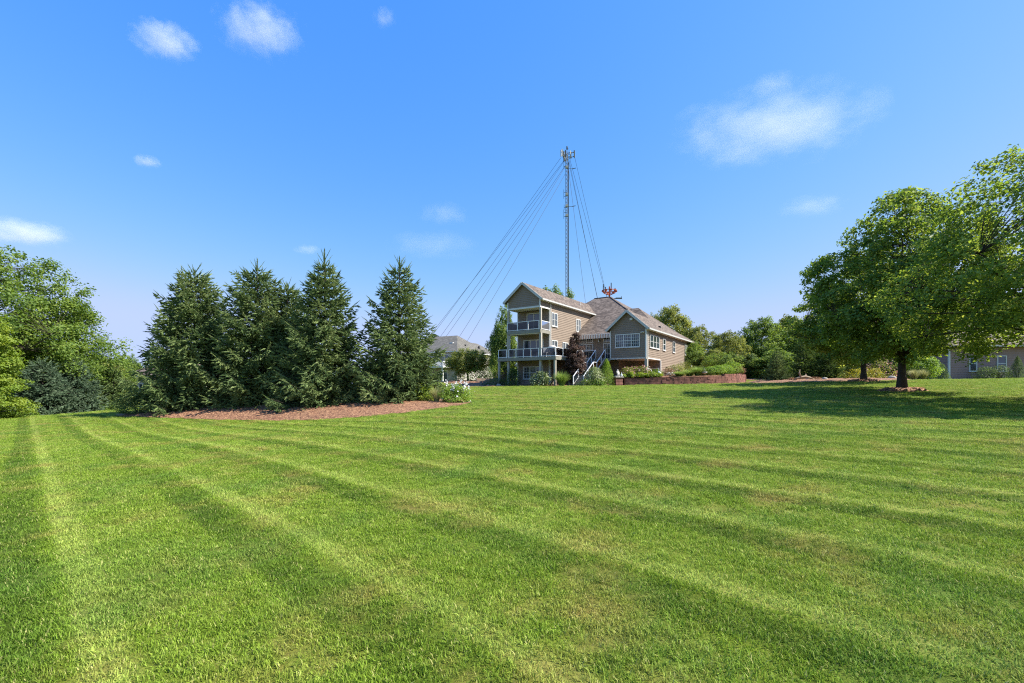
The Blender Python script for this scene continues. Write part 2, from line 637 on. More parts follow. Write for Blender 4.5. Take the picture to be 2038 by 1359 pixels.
def crown_mesh(name, centres, radii, per, rng, size, m, flat=.6, upbias=.8, axis=(0, 0), droop=.3, tvar=.22):
    k = len(centres)
    cnt = np.maximum(8, (per * (radii / radii.mean()) ** 2)).astype(int)
    idx = np.repeat(np.arange(k), cnt)
    n = len(idx)
    off = rng.normal(size=(n, 3))
    off = unit(off) * rng.uniform(0, 1, (n, 1)) ** .55
    off[:, 2] *= flat
    P = centres[idx] + off * radii[idx][:, None]
    out = P.copy()
    out[:, 0] -= axis[0]
    out[:, 1] -= axis[1]
    out[:, 2] = 0
    Nn = unit(unit(out) * .35 + off * .5 + np.array([0, 0, upbias]) + rng.normal(size=(n, 3)) * .55)
    V, T = leaf_faces(P, Nn, rng, size, droop=droop)
    ct = rng.uniform(.28, .68, k)
    t = np.clip(ct[idx] + rng.normal(size=n) * tvar, 0, 1)
    return np_mesh(name, V, [T], [m], tint=[np.repeat(t, 2)])


def limb_mesh(name, H, cb, tr, limbs, twigs, m, rng, n=8):
    mb = MB()
    k = 9
    pts, rad = [], []
    wob = rng.normal(size=(k, 2)) * tr * .35
    top = H * .82
    for i in range(k):
        f = i / (k - 1)
        pts.append((wob[i][0] * f, wob[i][1] * f, top * f - .15))
        rad.append(max(.02, tr * (1 - f) ** .8 * (1 + .55 * math.exp(-f * 22))))
    mb.tube(pts, rad, n)
    for P, r0 in limbs:
        q = len(P)
        mb.tube(P, [max(.012, r0 * (1 - .85 * j / (q - 1))) for j in range(q)], 6)
    for P, r0 in twigs:
        mb.tube(P, [r0, r0 * .7, r0 * .35][:len(P)], 4, cap=False)
    me = bpy.data.meshes.new(name)
    me.from_pydata([tuple(p) for p in mb.v], [], mb.f)
    me.materials.append(m)
    me.polygons.foreach_set('use_smooth', [True] * len(mb.f))
    me.update()
    return me


def broadleaf_meshes(seed, H, Rr, cb, leaf='green', n_cl=160, per=70, size=.2, tr=.16, prof='round', clr=.75, bark='bark', lean=(0, 0), flat=.6, n_limb=13, squash=1.0):
    rng = np.random.default_rng(seed)
    ch = H - cb
    ph = rng.uniform(0, 6.28, 4)

    def env(h, a):
        if prof == 'round':
            r = np.sin(np.pi * np.clip(h * .86 + .11, 0, 1)) ** .62
        elif prof == 'maple':
            r = np.interp(h, [0, .12, .3, .5, .7, .85, .95, 1.0], [.70, .95, 1.0, .90, .66, .44, .24, .1])
        elif prof == 'cone':
            r = np.clip(1.12 - h, .05, 1) ** .75 * np.clip(h * 5 + .45, 0, 1)
        elif prof == 'egg':
            r = np.sin(np.pi * np.clip(h, 0, 1) ** .62 * .93 + .12) ** .8
        else:
            r = np.clip(np.sin(np.pi * np.clip(h * .7 + .26, 0, 1)), 0, 1) ** .7
        return r * (1 + .13 * np.sin(2 * a + ph[0]) + .10 * np.sin(3 * a + 6 * h + ph[1]) + .09 * np.sin(9 * h + ph[2] + 2 * a))
    C = []
    while len(C) < n_cl:
        h = rng.uniform(0, 1)
        a = rng.uniform(0, 2 * np.pi)
        e = float(env(h, a))
        if rng.uniform() > e:
            continue
        rr = Rr * e * rng.uniform(0, 1) ** .42
        C.append((rr * math.cos(a) + lean[0] * h, rr * math.sin(a) * squash + lean[1] * h, cb + ch * (h * .93 + .02) + rng.normal() * .1 + (1 - h) ** 2 * .06 * ch * math.sin(3 * a + ph[3]) + (1 - h) ** 2 * .04 * ch * math.sin(7 * a)))
    C = np.array(C)
    rad = rng.uniform(.6, 1.25, n_cl) * clr
    rad *= np.clip(1.15 - .45 * (C[:, 2] - cb) / ch, .5, 1.2)
    crown = crown_mesh('crown', C, rad, per, rng, size, LF[leaf], flat=flat)
    # limbs
    d = np.hypot(C[:, 0], C[:, 1])
    cand = np.argsort(-(d / Rr + rng.uniform(0, .5, n_cl)))[:n_limb * 2:2]
    limbs, nodes = [], []
    for ci in cand:
        c = C[ci]
        z0 = max(cb * .85, min(c[2] - .75 * d[ci], H * .7))
        z0 = max(z0, cb * .8)
        p0 = np.array([0, 0, z0])
        mid = p0 * .5 + c * .5 + np.array([0, 0, .12 * d[ci]]) + rng.normal(size=3) * .12
        q1 = p0 * .78 + c * .22 + np.array([0, 0, .07 * d[ci]])
        P = [p0, q1, mid, c * .8 + mid * .2, c]
        limbs.append(([tuple(p) for p in P], tr * .30 * (1 - .6 * z0 / H)))
        nodes += [q1, mid, c * .8 + mid * .2]
    for f in np.linspace(.4, .82, 8):
        nodes.append(np.array([0, 0, H * f]))
    nodes = np.array(nodes)
    twigs = []
    for c in C:
        dd = np.linalg.norm(nodes - c, axis=1) + np.maximum(0, nodes[:, 2] - c[2]) * 2
        q = nodes[int(np.argmin(dd))]
        mid = (q + c) / 2 + np.array([0, 0, .05])
        twigs.append(([tuple(q), tuple(mid), tuple(c)], max(.007, tr * .06)))
    trunk = limb_mesh('trunk', H, cb, tr, limbs, twigs, M[bark], rng)
    return trunk, crown


def place(name, meshes, loc, rz, label, cat, group=None, scale=1.0):
    """a plant standing at loc: an Empty with its parts (names of the parts come from the meshes)"""
    e = empty(name, loc, rz)
    tag(e, label, cat, group)
    if not hasattr(scale, '__len__'):
        scale = (scale,) * 3
    for me in meshes:
        nm = me.name.split('.')[0]
        obj(nm, me, e, scale=scale)
    return e


def conifer_meshes(seed, H, Rr, leaf='spruce', cb=.15, levels=34, per=8, step=.13, sprig=.34, dens=1.0, tr=.14, fat=.042, droop=.35, shape=.85, leader=.6):
    rng = np.random.default_rng(seed)
    B, D, Ls, Wd, Tn = [], [], [], [], []
    mb = MB()
    mb.tube([(0, 0, -.1), (0, 0, H * .5), (0, 0, H * .97)], [tr, tr * .55, .015], 7)
    ph = rng.uniform(0, 6.28, 3)
    for li in range(levels):
        f = (li + rng.uniform(-.3, .3)) / levels
        f = min(max(f, 0), .985)
        z = cb + (H - leader - cb) * f
        base = Rr * (1 - f) ** shape * (1 if f > .12 else .86 + f * 1.1) + .12
        kb = int(per * (1.0 - .35 * f) + .5)
        a0 = rng.uniform(0, 6.28)
        for b in range(kb):
            a = a0 + 2 * np.pi * b / kb + rng.normal() * .16
            L = base * rng.uniform(.72, 1.12) * (1 + .10 * math.sin(2 * a + ph[0] + 5 * f))
            rise = .55 * f + .02 - droop * (1 - f) * .55 + rng.normal() * .05
            hd = np.array([math.cos(a), math.sin(a), 0])
            sd = np.array([-math.sin(a), math.cos(a), 0])
            tb = rng.uniform(.15, .75)

            def pos(u):
                return hd * L * u + np.array([0, 0, z + L * (rise * u - droop * .45 * (1 - f) * u * (1 - u) * 1.4 + .20 * u ** 3)])
            mb.tube([tuple(pos(u)) for u in (0, .5, 1)], [.03 * (1 - f) + .012, .018, .006], 4, cap=False)
            n = max(3, int(L / step))
            for j in range(n):
                u = (j + rng.uniform(.2, .9)) / n
                if u < .12:
                    continue
                p = pos(u)
                for sgn in (-1, 1):
                    if rng.uniform() > dens:
                        continue
                    l = (.18 + L * .36 * (1 - u) ** .8 + .1) * rng.uniform(.7, 1.2)
                    l = min(l, .95)
                    dr = -rng.uniform(.15, .75) * (1 - f * .8)
                    d = hd * rng.uniform(.5, .95) + sd * sgn * rng.uniform(.45, .95) + np.array([0, 0, dr + .28 * f])
                    d /= np.linalg.norm(d)
                    # the branchlet carries fingers of needles along itself
                    m_ = max(1, int(l / (sprig * .38)))
                    for q in range(m_):
                        w = (q + rng.uniform(0, .6)) / m_
                        bp = p + d * l * w + np.array([0, 0, -.08 * l * w * w])
                        dd = d * .8 + sd * rng.normal() * .45 + hd * rng.normal() * .25 + np.array([0, 0, rng.uniform(-.35, .45)])
                        dd /= np.linalg.norm(dd)
                        B.append(bp)
                        D.append(dd)
                        Ls.append(sprig * rng.uniform(.55, 1.1))
                        Wd.append(fat * rng.uniform(.8, 1.25))
                        Tn.append(tb + rng.normal() * .13)
            # upturned tip
            for q in range(3):
                u = 1 - q * .1
                dd = hd * rng.uniform(.5, 1) + sd * rng.normal() * .3 + np.array([0, 0, .35 + .5 * f])
                B.append(pos(u))
                D.append(dd / np.linalg.norm(dd))
                Ls.append(sprig * rng.uniform(.8, 1.6))
                Wd.append(fat * .62)
                Tn.append(tb + .1)
    # leader
    nl = int(10 + 14 * leader)
    for q in range(nl):
        w = q / nl
        a = q * 2.4
        z = H - leader * 1.3 + leader * 1.15 * w
        dd = np.array([math.cos(a) * (1 - w * .6) * .8, math.sin(a) * (1 - w * .6) * .8, 1.0 + w * 1.6])
        B.append(np.array([0, 0, z - .1]))
        D.append(dd / np.linalg.norm(dd))
        Ls.append(.34 * (1 - .35 * w))
        Wd.append(fat * .45)
        Tn.append(.4)
    # long candles round the top
    for q in range(9):
        a = q * 2.4 + rng.uniform(0, .6)
        dd = np.array([math.cos(a) * .62, math.sin(a) * .62, 1.0])
        bz = H - leader * rng.uniform(.7, 1.9)
        for e in range(3):
            B.append(np.array([0, 0, bz]) + dd * e * .2)
            D.append(dd / np.linalg.norm(dd))
            Ls.append(.42)
            Wd.append(fat * (.62 - .12 * e))
            Tn.append(.45)
    B, D, Ls, Wd, Tn = np.array(B), np.array(D), np.array(Ls)[:, None], np.array(Wd)[:, None], np.clip(np.array(Tn), 0, 1)
    n = len(B)
    U = unit(np.cross(D, rng.normal(size=(n, 3))))
    Wv = np.cross(D, U)
    Vs, T = [], []
    for ax in (U, Wv):
        Vs.append(np.stack([B, B + D * Ls * .3 + ax * Wd, B + D * Ls, B + D * Ls * .3 - ax * Wd], 1))
    # needles standing off the finger
    tn = [Tn, Tn]
    for q, (f0, s) in enumerate(((.25, 1), (.45, -1), (.62, 1), (.35, -1), (.75, 1))):
        ang = rng.uniform(0, 6.28, (n, 1))
        rd = U * np.cos(ang) + Wv * np.sin(ang)
        b0 = B + D * Ls * f0
        dd = unit(D * .75 + rd)
        ll = Ls * .30
        ax = np.cross(dd, rd)
        Vs.append(np.stack([b0, b0 + dd * ll * .4 + ax * Wd * .42, b0 + dd * ll, b0 + dd * ll * .4 - ax * Wd * .42], 1))
        tn.append(np.clip(Tn + .08, 0, 1))
    V = np.concatenate(Vs).reshape(-1, 3)
    Q = np.arange(len(V)).reshape(-1, 4)
    crown = np_mesh('crown', V, [Q], [LF[leaf]], tint=tn)
    tm = bpy.data.meshes.new('trunk')
    tm.from_pydata([tuple(p) for p in mb.v], [], mb.f)
    tm.materials.append(M['bark'])
    tm.update()
    return tm, crown


def shrub_mesh(seed, w, d, h, leaf, n=2500, size=.09, lump=.25, cone=0.0, low=.0, fl=None, nfl=0, flsize=.06, aspect=.6, ragged=.08, up=.6):
    """a bush down to the ground; leaf 0, stems 1, blossoms 2"""
    rng = np.random.default_rng(seed)
    ph = rng.uniform(0, 6.28, 5)

    def surf(k, shell):
        a = rng.uniform(0, 2 * np.pi, k)
        zz = rng.uniform(low, 1, k)
        if cone:
            r = np.clip(1 - zz, 0, 1) ** cone
        else:
            r = np.sqrt(np.clip(1 - np.maximum(zz - .22, 0) ** 2 / .61, 0, 1)) * np.clip(.72 + zz * 1.2, 0, 1)
        b = 1 + lump * .5 * (np.sin(3 * a + ph[0] + 4 * zz) + np.sin(5 * a + ph[1] - 5 * zz) * .7 + np.sin(2 * a + ph[2] + 8 * zz) * .5)
        s = 1 - shell * rng.uniform(0, 1, k) ** 1.6 + np.abs(rng.normal(size=k)) * ragged
        P = np.stack([np.cos(a) * r * b * s * w / 2, np.sin(a) * r * b * s * d / 2, zz * h * (1 + (s - 1) * .5) * (1 + .12 * lump * np.sin(4 * a + ph[3]))], 1)
        nn = unit(np.stack([np.cos(a) * (r + .2), np.sin(a) * (r + .2), zz + .15], 1))
        return P, nn
    P, nn = surf(n, .55)
    Nn = unit(nn * .8 + np.array([0, 0, up]) + rng.normal(size=(n, 3)) * .5)
    V, T = leaf_faces(P, Nn, rng, size, aspect=aspect)
    ph2 = rng.uniform(0, 6.28, 3)
    t = .45 + .16 * np.sin(P[:, 0] * 5 / w * 2 + ph2[0]) + .14 * np.sin(P[:, 2] * 6 / h + ph2[1]) + rng.normal(size=n) * .17
    polys, tint, pm, mats = [T], [np.repeat(np.clip(t, 0, 1), 2)], [0], [LF[leaf], M['bark_grey']]
    Vs = [V]
    k0 = len(V)
    mb = MB()
    for q in range(9):
        a = rng.uniform(0, 6.28)
        e = (math.cos(a) * w * .28, math.sin(a) * d * .28, h * rng.uniform(.5, .8))
        mb.tube([(0, 0, -.05), (e[0] * .4, e[1] * .4, e[2] * .5), e], [.022, .015, .006], 4, cap=False)
    Vs.append(np.array([tuple(p) for p in mb.v]))
    polys.append(np.array(mb.f) + k0)
    tint.append(np.zeros(len(mb.f)))
    pm.append(1)
    k0 += len(mb.v)
    if fl:
        P, nn = surf(nfl, .1)
        P[:, 2] += .02
        Nn = unit(nn + np.array([0, 0, .3]) + rng.normal(size=(nfl, 3)) * .3)
        V, T = leaf_faces(P + nn * size * .4, Nn, rng, flsize, aspect=1.0, fold=.25)
        Vs.append(V)
        polys.append(T + k0)
        tint.append(np.repeat(rng.uniform(0, 1, nfl), 2))
        pm.append(2)
        mats.append(LF[fl])
    return np_mesh('shrub', np.concatenate(Vs), polys, mats, pm=pm, tint=tint)


def clump_mesh(seed, w, h, leaf, n=420, bw=.016, arch=.75, upright=.5, plume=None, nplume=0):
    """arching grass blades from one crown; plumes on top where given"""
    rng = np.random.default_rng(seed)
    a = rng.uniform(0, 2 * np.pi, n)
    tilt = rng.uniform(.05, 1, n) ** upright
    L = h * rng.uniform(.65, 1.1, n)
    rr = rng.uniform(0, .12, n) * w
    hd = np.stack([np.cos(a), np.sin(a), np.zeros(n)], 1)
    sd = np.stack([-np.sin(a), np.cos(a), np.zeros(n)], 1)
    segs = 5
    pts = []
    for i in range(segs + 1):
        u = i / segs
        out = tilt * w * .5 * (u ** 1.5)
        z = L * (u - arch * tilt * .55 * u ** 2.6)
        pts.append(hd * (rr + out)[:, None] + np.array([0, 0, 1.0]) * z[:, None])
    Vs = []
    for i, p in enumerate(pts):
        wd = bw * (1 - (i / segs) ** 2 * .92)
        Vs.append(np.stack([p - sd * wd, p + sd * wd], 1))
    V = np.stack(Vs, 1).reshape(-1, 3)           # n, segs+1, 2
    base = np.arange(n)[:, None] * (2 * (segs + 1))
    Q = np.concatenate([base + np.array([2 * i, 2 * i + 1, 2 * i + 3, 2 * i + 2]) for i in range(segs)])
    t = np.clip(rng.uniform(.1, .8, n), 0, 1)
    polys, tint, pm, mats = [Q], [np.tile(t, segs)], [0], [LF[leaf]]
    Vl = [V]
    if plume:
        k = nplume
        sel = rng.integers(0, n, k)
        tip = pts[-2][sel] + np.array([0, 0, h * .12])
        off = rng.normal(size=(k * 14, 3)) * np.array([.02, .02, .1]) * h
        P = np.repeat(tip, 14, 0) + off
        v, T = leaf_faces(P, unit(rng.normal(size=(len(P), 3))), rng, .07, aspect=.4)
        polys.append(T + len(V))
        tint.append(np.full(len(T), .6))
        pm.append(1)
        mats.append(LF[plume])
        Vl.append(v)
    return np_mesh('grass_clump', np.concatenate(Vl), polys, mats, pm=pm, tint=tint)


def ground_at(px, Y, dz=-.03):
    x = xa(px, Y)
    return (x, Y, gz(x, Y) + dz)


# ================================================================== SETTING
def hit(px, py, y0=2.0, y1=400.0):
    """where the line of sight through this point of the photograph meets the terrain"""
    dx, dz = (px - CX) / F, (HY - py) / F
    Y = np.concatenate([np.arange(y0, 120, .1), np.arange(120, y1, 1.0)])
    g = hgt(dx * Y, Y) - (CZ + dz * Y)
    i = np.nonzero(g >= 0)[0]
    k = Y[i[0]] if len(i) else 60.0
    return (dx * k, k, gz(dx * k, k))


def axis_pts():
    a = np.arange(-70, 70.01, .7)
    far = 70 * 1.16 ** np.arange(1, 26)
    return np.concatenate([-far[::-1], a, far])


def build_ground():
    xs = axis_pts()
    ys = axis_pts() + 35
    X, Y = np.meshgrid(xs, ys)
    Z = hgt(X.ravel(), Y.ravel())
    V = np.stack([X.ravel(), Y.ravel(), Z], 1)
    nx, ny = len(xs), len(ys)
    i, j = np.meshgrid(np.arange(nx - 1), np.arange(ny - 1))
    b = (j * nx + i).ravel()
    Q = np.stack([b, b + 1, b + nx + 1, b + nx], 1)
    o = obj('lawn', np_mesh('lawn', V, [Q], [M['turf']], smooth=True))
    tag(o, kind='structure')


build_ground()
BEDS = []


def bed(name, outline, mound=.14, m='mulch', rough=.03, seed=1, top=None, centre=None, power=5):
    """a mounded planting bed: rings from its edge to its middle"""
    rng = np.random.default_rng(seed)
    P = np.array(outline, float)[:, :2]
    # resample the outline
    seg = np.concatenate([P, P[:1]])
    d = np.concatenate([[0], np.cumsum(np.hypot(*np.diff(seg, axis=0).T))])
    n = max(24, int(d[-1] / .45))
    t = np.linspace(0, d[-1], n, endpoint=False)
    E = np.stack([np.interp(t, d, seg[:, 0]), np.interp(t, d, seg[:, 1])], 1)
    for _ in range(2):
        E = (np.roll(E, 1, 0) + E * 2 + np.roll(E, -1, 0)) / 4
    E += rng.normal(size=E.shape) * .05
    BEDS.append(E)
    c = np.array(centre) if centre is not None else E.mean(0)
    rings = 14
    Vs = []
    for r in range(rings + 1):
        f = 1 - r / (rings + .6)
        p = c + (E - c) * f
        z = hgt(p[:, 0], p[:, 1])
        if top is not None:
            z = np.full(len(p), 0.0) + top(p[:, 0], p[:, 1]) if callable(top) else np.full(len(p), top)
        up = mound * (1 - f ** power) + .012
        if r:
            up = up + rng.normal(size=len(p)) * rough * min(1, r)
        Vs.append(np.column_stack([p, z + up]))
    V = np.concatenate(Vs)
    Q = []
    for r in range(rings):
        k = np.arange(n)
        Q.append(np.stack([r * n + k, r * n + (k + 1) % n, (r + 1) * n + (k + 1) % n, (r + 1) * n + k], 1))
    V = np.concatenate([V, [[c[0], c[1], V[-n:, 2].mean()]]])
    k = np.arange(n)
    T = np.stack([rings * n + k, rings * n + (k + 1) % n, np.full(n, len(V) - 1)], 1)
    o = obj(name, np_mesh(name, V, [np.concatenate(Q), T], [M[m]]))
    tag(o, kind='structure')
    return o


# spruce island
front = [hit(232, 829), hit(330, 832), hit(480, 836), hit(620, 836), hit(720, 830), hit(800, 822), hit(880, 812), hit(938, 803)]
back = [(-2.8, 29.0), (-6, 31.5), (-12, 33), (-18, 33.5), (-24, 33), (-27, 31)]
bed('mulch_bed', [p[:2] for p in front] + back, .48, seed=3, power=2.2)
SPR = front


# ------------------------------------------------------------------ main house
O = (2.843, 46.0, 1.45)
RZ = -math.atan2(.565, .825)
ca, sa = math.cos(RZ), math.sin(RZ)


def L(x, y, z=0.0):
    return (O[0] + x * ca - y * sa, O[1] + x * sa + y * ca, O[2] + z)


house = tag(empty('house', O, RZ), 'large tan sided house with a tall porch wing, a gabled sunroom and brown shingle roofs', 'house')


def window(parent, face, pos, u, z0, z1, w, units=2, cols=2, rows=2, rail=True, name='window', trim=.085, mt='trim', pane=None, sill=True):
    """face 'front' (wall at y=pos, centre x=u) or 'right' (wall at x=pos, centre y=u)"""
    loc, rz = ((u, pos, 0), 0.0) if face == 'front' else ((pos, u, 0), math.pi / 2)
    f = MB()
    a = w / 2
    f.box(-a, -a + trim, -.085, .0, z0, z1)
    f.box(a - trim, a, -.085, .0, z0, z1)
    f.box(-a + trim, a - trim, -.084, .0, z1 - trim, z1)
    f.box(-a + trim, a - trim, -.084, .0, z0, z0 + trim)
    if sill:
        f.box(-a - .05, a + .05, -.12, -.0, z0 - .05, z0 - .003)
    uw = (w - 2 * trim) / units
    for k in range(units):
        x0 = -a + trim + k * uw
        x1 = x0 + uw
        if k:
            f.box(x0 - .045, x0 + .045, -.075, -.002, z0 + trim, z1 - trim)
            x0 += .045
        if k < units - 1:
            x1 -= .045
        if rail:
            zm = (z0 + z1) / 2
            f.box(x0, x1, -.066, -.003, zm - .03, zm + .03)
        for c in range(1, cols):
            xc = x0 + (x1 - x0) * c / cols
            f.box(xc - .014, xc + .014, -.056, -.02, z0 + trim, z1 - trim)
        nr = rows * (2 if rail else 1)
        for r in range(1, nr):
            zc = z0 + trim + (z1 - z0 - 2 * trim) * r / nr
            if rail and r == rows:
                continue
            f.box(x0, x1, -.054, -.022, zc - .014, zc + .014)
    o = f.build(name, M[mt], parent, loc, rz)
    p = MB().box(-a + trim * .6, a - trim * .6, -.045, -.03, z0 + trim * .6, z1 - trim * .6)
    p.build('pane', M[pane or 'glass'], o)
    return o


def railing(parent, pts, h=.92, step=1.25, z_off=.08, name='railing', ends=True):
    """white posts and rails along pts with dark panels between"""
    f = MB()
    panels = []
    for i in range(len(pts) - 1):
        p, q = Vector(pts[i]), Vector(pts[i + 1])
        n = max(1, round((q - p).length / step))
        for k in range(n + (1 if i == len(pts) - 2 else 0)):
            b = p.lerp(q, k / n)
            f.box(b.x - .035, b.x + .035, b.y - .035, b.y + .035, b.z, b.z + h + .03)
        up = Vector((0, 0, 1))
        f.bar(p + up * h, q + up * h, .07, .05)
        f.bar(p + up * z_off, q + up * z_off, .05, .05)
        for k in range(n):
            b, c = p.lerp(q, (k + .04) / n), p.lerp(q, (k + .96) / n)
            nrm = (c - b).cross(up).normalized() * .006
            lo, hi = up * (z_off + .03), up * (h - .03)
            panels.append([b + lo - nrm, c + lo - nrm, c + hi - nrm, b + hi - nrm, b + lo + nrm, c + lo + nrm, c + hi + nrm, b + hi + nrm])
    o = f.build(name, M['rail'], parent)
    for v in panels:
        MB().add(v, [(0, 1, 2, 3), (7, 6, 5, 4), (0, 4, 5, 1), (1, 5, 6, 2), (2, 6, 7, 3), (3, 7, 4, 0)]).build('glass_panel', M['tinted'], o)
    return o


DK, DB, UF, UB, BB, EV, RG = 2.94, 2.61, 5.73, 5.40, 8.0, 8.83, 10.7
S = M['siding']


def wallp(p0, p1, z0, z1, clip=None, m=S, parent=house, name='wall', lap=.19):
    return MB().siding(p0, p1, z0, z1, clip, lap).build(name, m, parent)


# wing
wallp((-3.96, 1.93), (0, 1.93), .55, BB)
MB().box(-3.98, .02, 1.90, 2.1, -.6, .55).build('foundation', M['concrete'], house)
wallp((0, 1.93), (0, 20), 0, EV + .1)
wallp((0, 0), (0, 1.93), BB + .16, EV + .1)
wallp((-3.96, 20), (-3.96, 1.93), 0, EV + .1)
wallp((-3.96, 1.93), (-3.96, 0), BB + .16, EV + .1)


def gclip(half, ridge_z, slope):
    def c(z):
        k = min(half, max(0, (ridge_z - z) / slope))
        return (.5 - k / (2 * half), .5 + k / (2 * half))
    return c


wallp((-3.96, 0), (0, 0), BB + .16, RG - .12, gclip(1.98, RG - .12, .80), name='gable')
# porch ceiling and header beams
MB().box(-3.94, -.02, .03, 1.92, BB + .05, BB + .14).build('porch_ceiling', M['soffit'], house)
MB().box(-3.98, .02, -.03, .13, BB - .02, BB + .15).build('header_beam', M['trim'], house)
MB().box(-.13, .021, .14, 1.9, BB - .02, BB + .15).build('header_beam', M['trim'], house)
MB().box(-3.981, -3.83, .14, 1.9, BB - .02, BB + .15).build('header_beam', M['trim'], house)
# balcony floor
MB().box(-4.05, .1, -.1, 1.9, UB, UF).build('balcony_floor', M['beam'], house)
MB().box(-3.7, -.14, -.02, .04, UB - .075, UB - .004).build('header_trim', M['trim'], house)
MB().box(-3.74, -3.68, -.02, .04, DK + .01, UB - .08).build('screen_post', M['trim'], house)
# posts: ground to header, white capping above the balcony floor
for x in (-3.96, 0):
    MB().box(x - .12, x + .12, -.01 if x else -.012, .22, -.5, DB - .002).build('porch_post', M['post'], house)
    MB().box(x - .12, x + .12, -.015, .22, DK + .002, UB - .002).build('porch_post', M['post'], house)
    MB().box(x - .10, x + .10, -.005, .19, UF + .002, BB - .022).build('porch_post', M['post'], house)
    MB().box(x - .085, x + .085, -.075, -.035, BB + .16, EV - .05).build('corner_board', M['trim'], house)
MB().box(-.06, .05, 1.86, 1.925, -.4, BB).build('corner_board', M['trim'], house)
MB().box(-4.01, -3.90, 1.86, 1.925, -.4, BB).build('corner_board', M['trim'], house)
MB().box(.03, .09, 2.0, 2.1, .2, EV - .2).build('downspout', M['trim'], house)
# lower deck: front strip, right strip along the wing, back part by the sunroom
d = MB()
d.box(-5.2, 1.85, -.12, 1.9, DK - .06, DK)
d.box(.04, 1.85, 1.901, 8.3, DK - .06, DK)
d.box(1.851, 5.0, 6.1, 8.3, DK - .06, DK)
deck = d.build('deck', M['beam'], house)
fa = MB()
fa.box(-5.22, 1.87, -.16, -.121, DB, DK - .01)
fa.box(-5.22, -5.18, -.12, 1.9, DB, DK - .01)
fa.box(1.851, 1.89, -.12, 6.06, DB, DK - .01)
fa.box(1.89, 5.0, 6.06, 6.099, DB, DK - .01)
for k in range(8):
    fa.box(-5.1 + k * .95, -5.06 + k * .95, -.11, 1.89, DB + .02, DK - .065)
fa.build('fascia', M['beam'], deck)
for x, y in ((-5.1, .0), (1.72, .0), (1.72, 3.1), (1.9, 6.25), (3.2, 6.25)):
    MB().box(x - .1, x + .1, y - .1, y + .1, -.5, DB - .003).build('deck_post', M['post'], deck)
railing(deck, [(-5.15, 1.8, DK), (-5.15, -.05, DK), (-4.1, -.05, DK)], .88)
railing(deck, [(-3.8, -.05, DK), (-.16, -.05, DK)], .88, .92)
railing(deck, [(.16, -.05, DK), (1.8, -.05, DK), (1.8, 6.1, DK), (3.3, 6.14, DK)], .88, 1.5)
railing(house, [(-4.0, 1.8, UF), (-4.0, -.05, UF), (-.1, -.05, UF)], .90, 1.3)
railing(house, [(.04, .05, UF), (.04, 1.85, UF)], .90, 1.8)
# stairs from the lawn to the back deck
XS0, XS1 = 3.35, 4.45
st = MB()


def flight(y0, y1, z0, z1, n):
    for k in range(n):
        z = z0 + (z1 - z0) * (k + 1) / n
        ya = y0 + (y1 - y0) * k / n
        st.box(XS0 + .06, XS1 - .06, ya - .02, ya + (y1 - y0) / n + .02, z - .045, z, 0)
        st.box(XS0 + .06, XS1 - .06, ya + .005, ya + .025, z - (z1 - z0) / n, z - .046, 1)
    for x in (XS0, XS1 - .05):
        st.add([(x, y0, z0 - .05), (x + .05, y0, z0 - .05), (x, y1, z1 - .3), (x + .05, y1, z1 - .3),
                (x, y0, z0 + .18), (x + .05, y0, z0 + .18), (x, y1, z1), (x + .05, y1, z1)],
               [(0, 1, 3, 2), (4, 6, 7, 5), (0, 2, 6, 4), (1, 5, 7, 3), (0, 4, 5, 1), (2, 3, 7, 6)], 1)


flight(.7, 3.0, 0.0, 1.47, 8)
st.box(XS0, XS1, 3.0, 3.85, 1.30, 1.47, 0)
flight(3.85, 6.1, 1.47, DK, 8)
for x in (XS0 + .06, XS1 - .06):
    for y in (3.1, 3.75):
        st.box(x - .05, x + .05, y - .05, y + .05, -.4, 1.30, 1)
stairs = st.build('staircase', [M['wood'], M['beam']], house)
for x in (XS0 + .0, XS1 - .0):
    railing(stairs, [(x, .72, .02), (x, 3.0, 1.50), (x, 3.85, 1.50), (x, 6.05, DK)], .92, 1.4)
# main body
wallp((-7.6, 8.35), (5.04, 8.35), -.4, 5.84)
wallp((8.84, 10.87), (8.84, 23.15), -.4, 5.84)
wallp((8.84, 6.05), (8.84, 10.87), 2.92, 5.84)
wallp((5.04, 6.05), (8.84, 6.05), 2.92, 5.84)
wallp((5.04, 6.05), (8.84, 6.05), 5.84, 7.66, gclip(1.9, 7.66, .87), name='gable')
wallp((5.04, 8.35), (5.04, 6.05), 2.92, 5.84)
wallp((5.04, 8.35), (5.04, 10.87), -.4, 2.78)
wallp((5.04, 10.87), (8.84, 10.87), -.4, 2.78)
wallp((8.84, 23.15), (-7.6, 23.15), -.4, 5.84)
wallp((-7.6, 23.15), (-7.6, 8.35), -.4, 5.84)
MB().box(5.02, 8.86, 6.03, 10.86, 2.78, 2.91).build('soffit', M['soffit'], house)
MB().box(8.72, 8.98, 5.92, 6.18, -.4, 2.775).build('corner_post', M['post'], house)
MB().box(8.75, 8.92, 5.97, 6.14, 2.92, 5.80).build('corner_board', M['trim'], house)
MB().box(8.80, 8.91, 10.80, 10.98, -.4, 2.775).build('corner_board', M['trim'], house)
MB().box(8.80, 8.92, 23.06, 23.2, -.4, 5.8).build('corner_board', M['trim'], house)
MB().box(5.0, 5.1, 5.98, 6.1, 2.92, 5.8).build('corner_board', M['trim'], house)
MB().tube([(8.96, 22.8, 5.7), (8.96, 22.8, -.3)], .05).build('downspout', M['blackpipe'], house)
MB().tube([(8.93, 6.3, 5.6), (8.93, 6.3, .2)], .045).build('downspout', M['trim'], house)

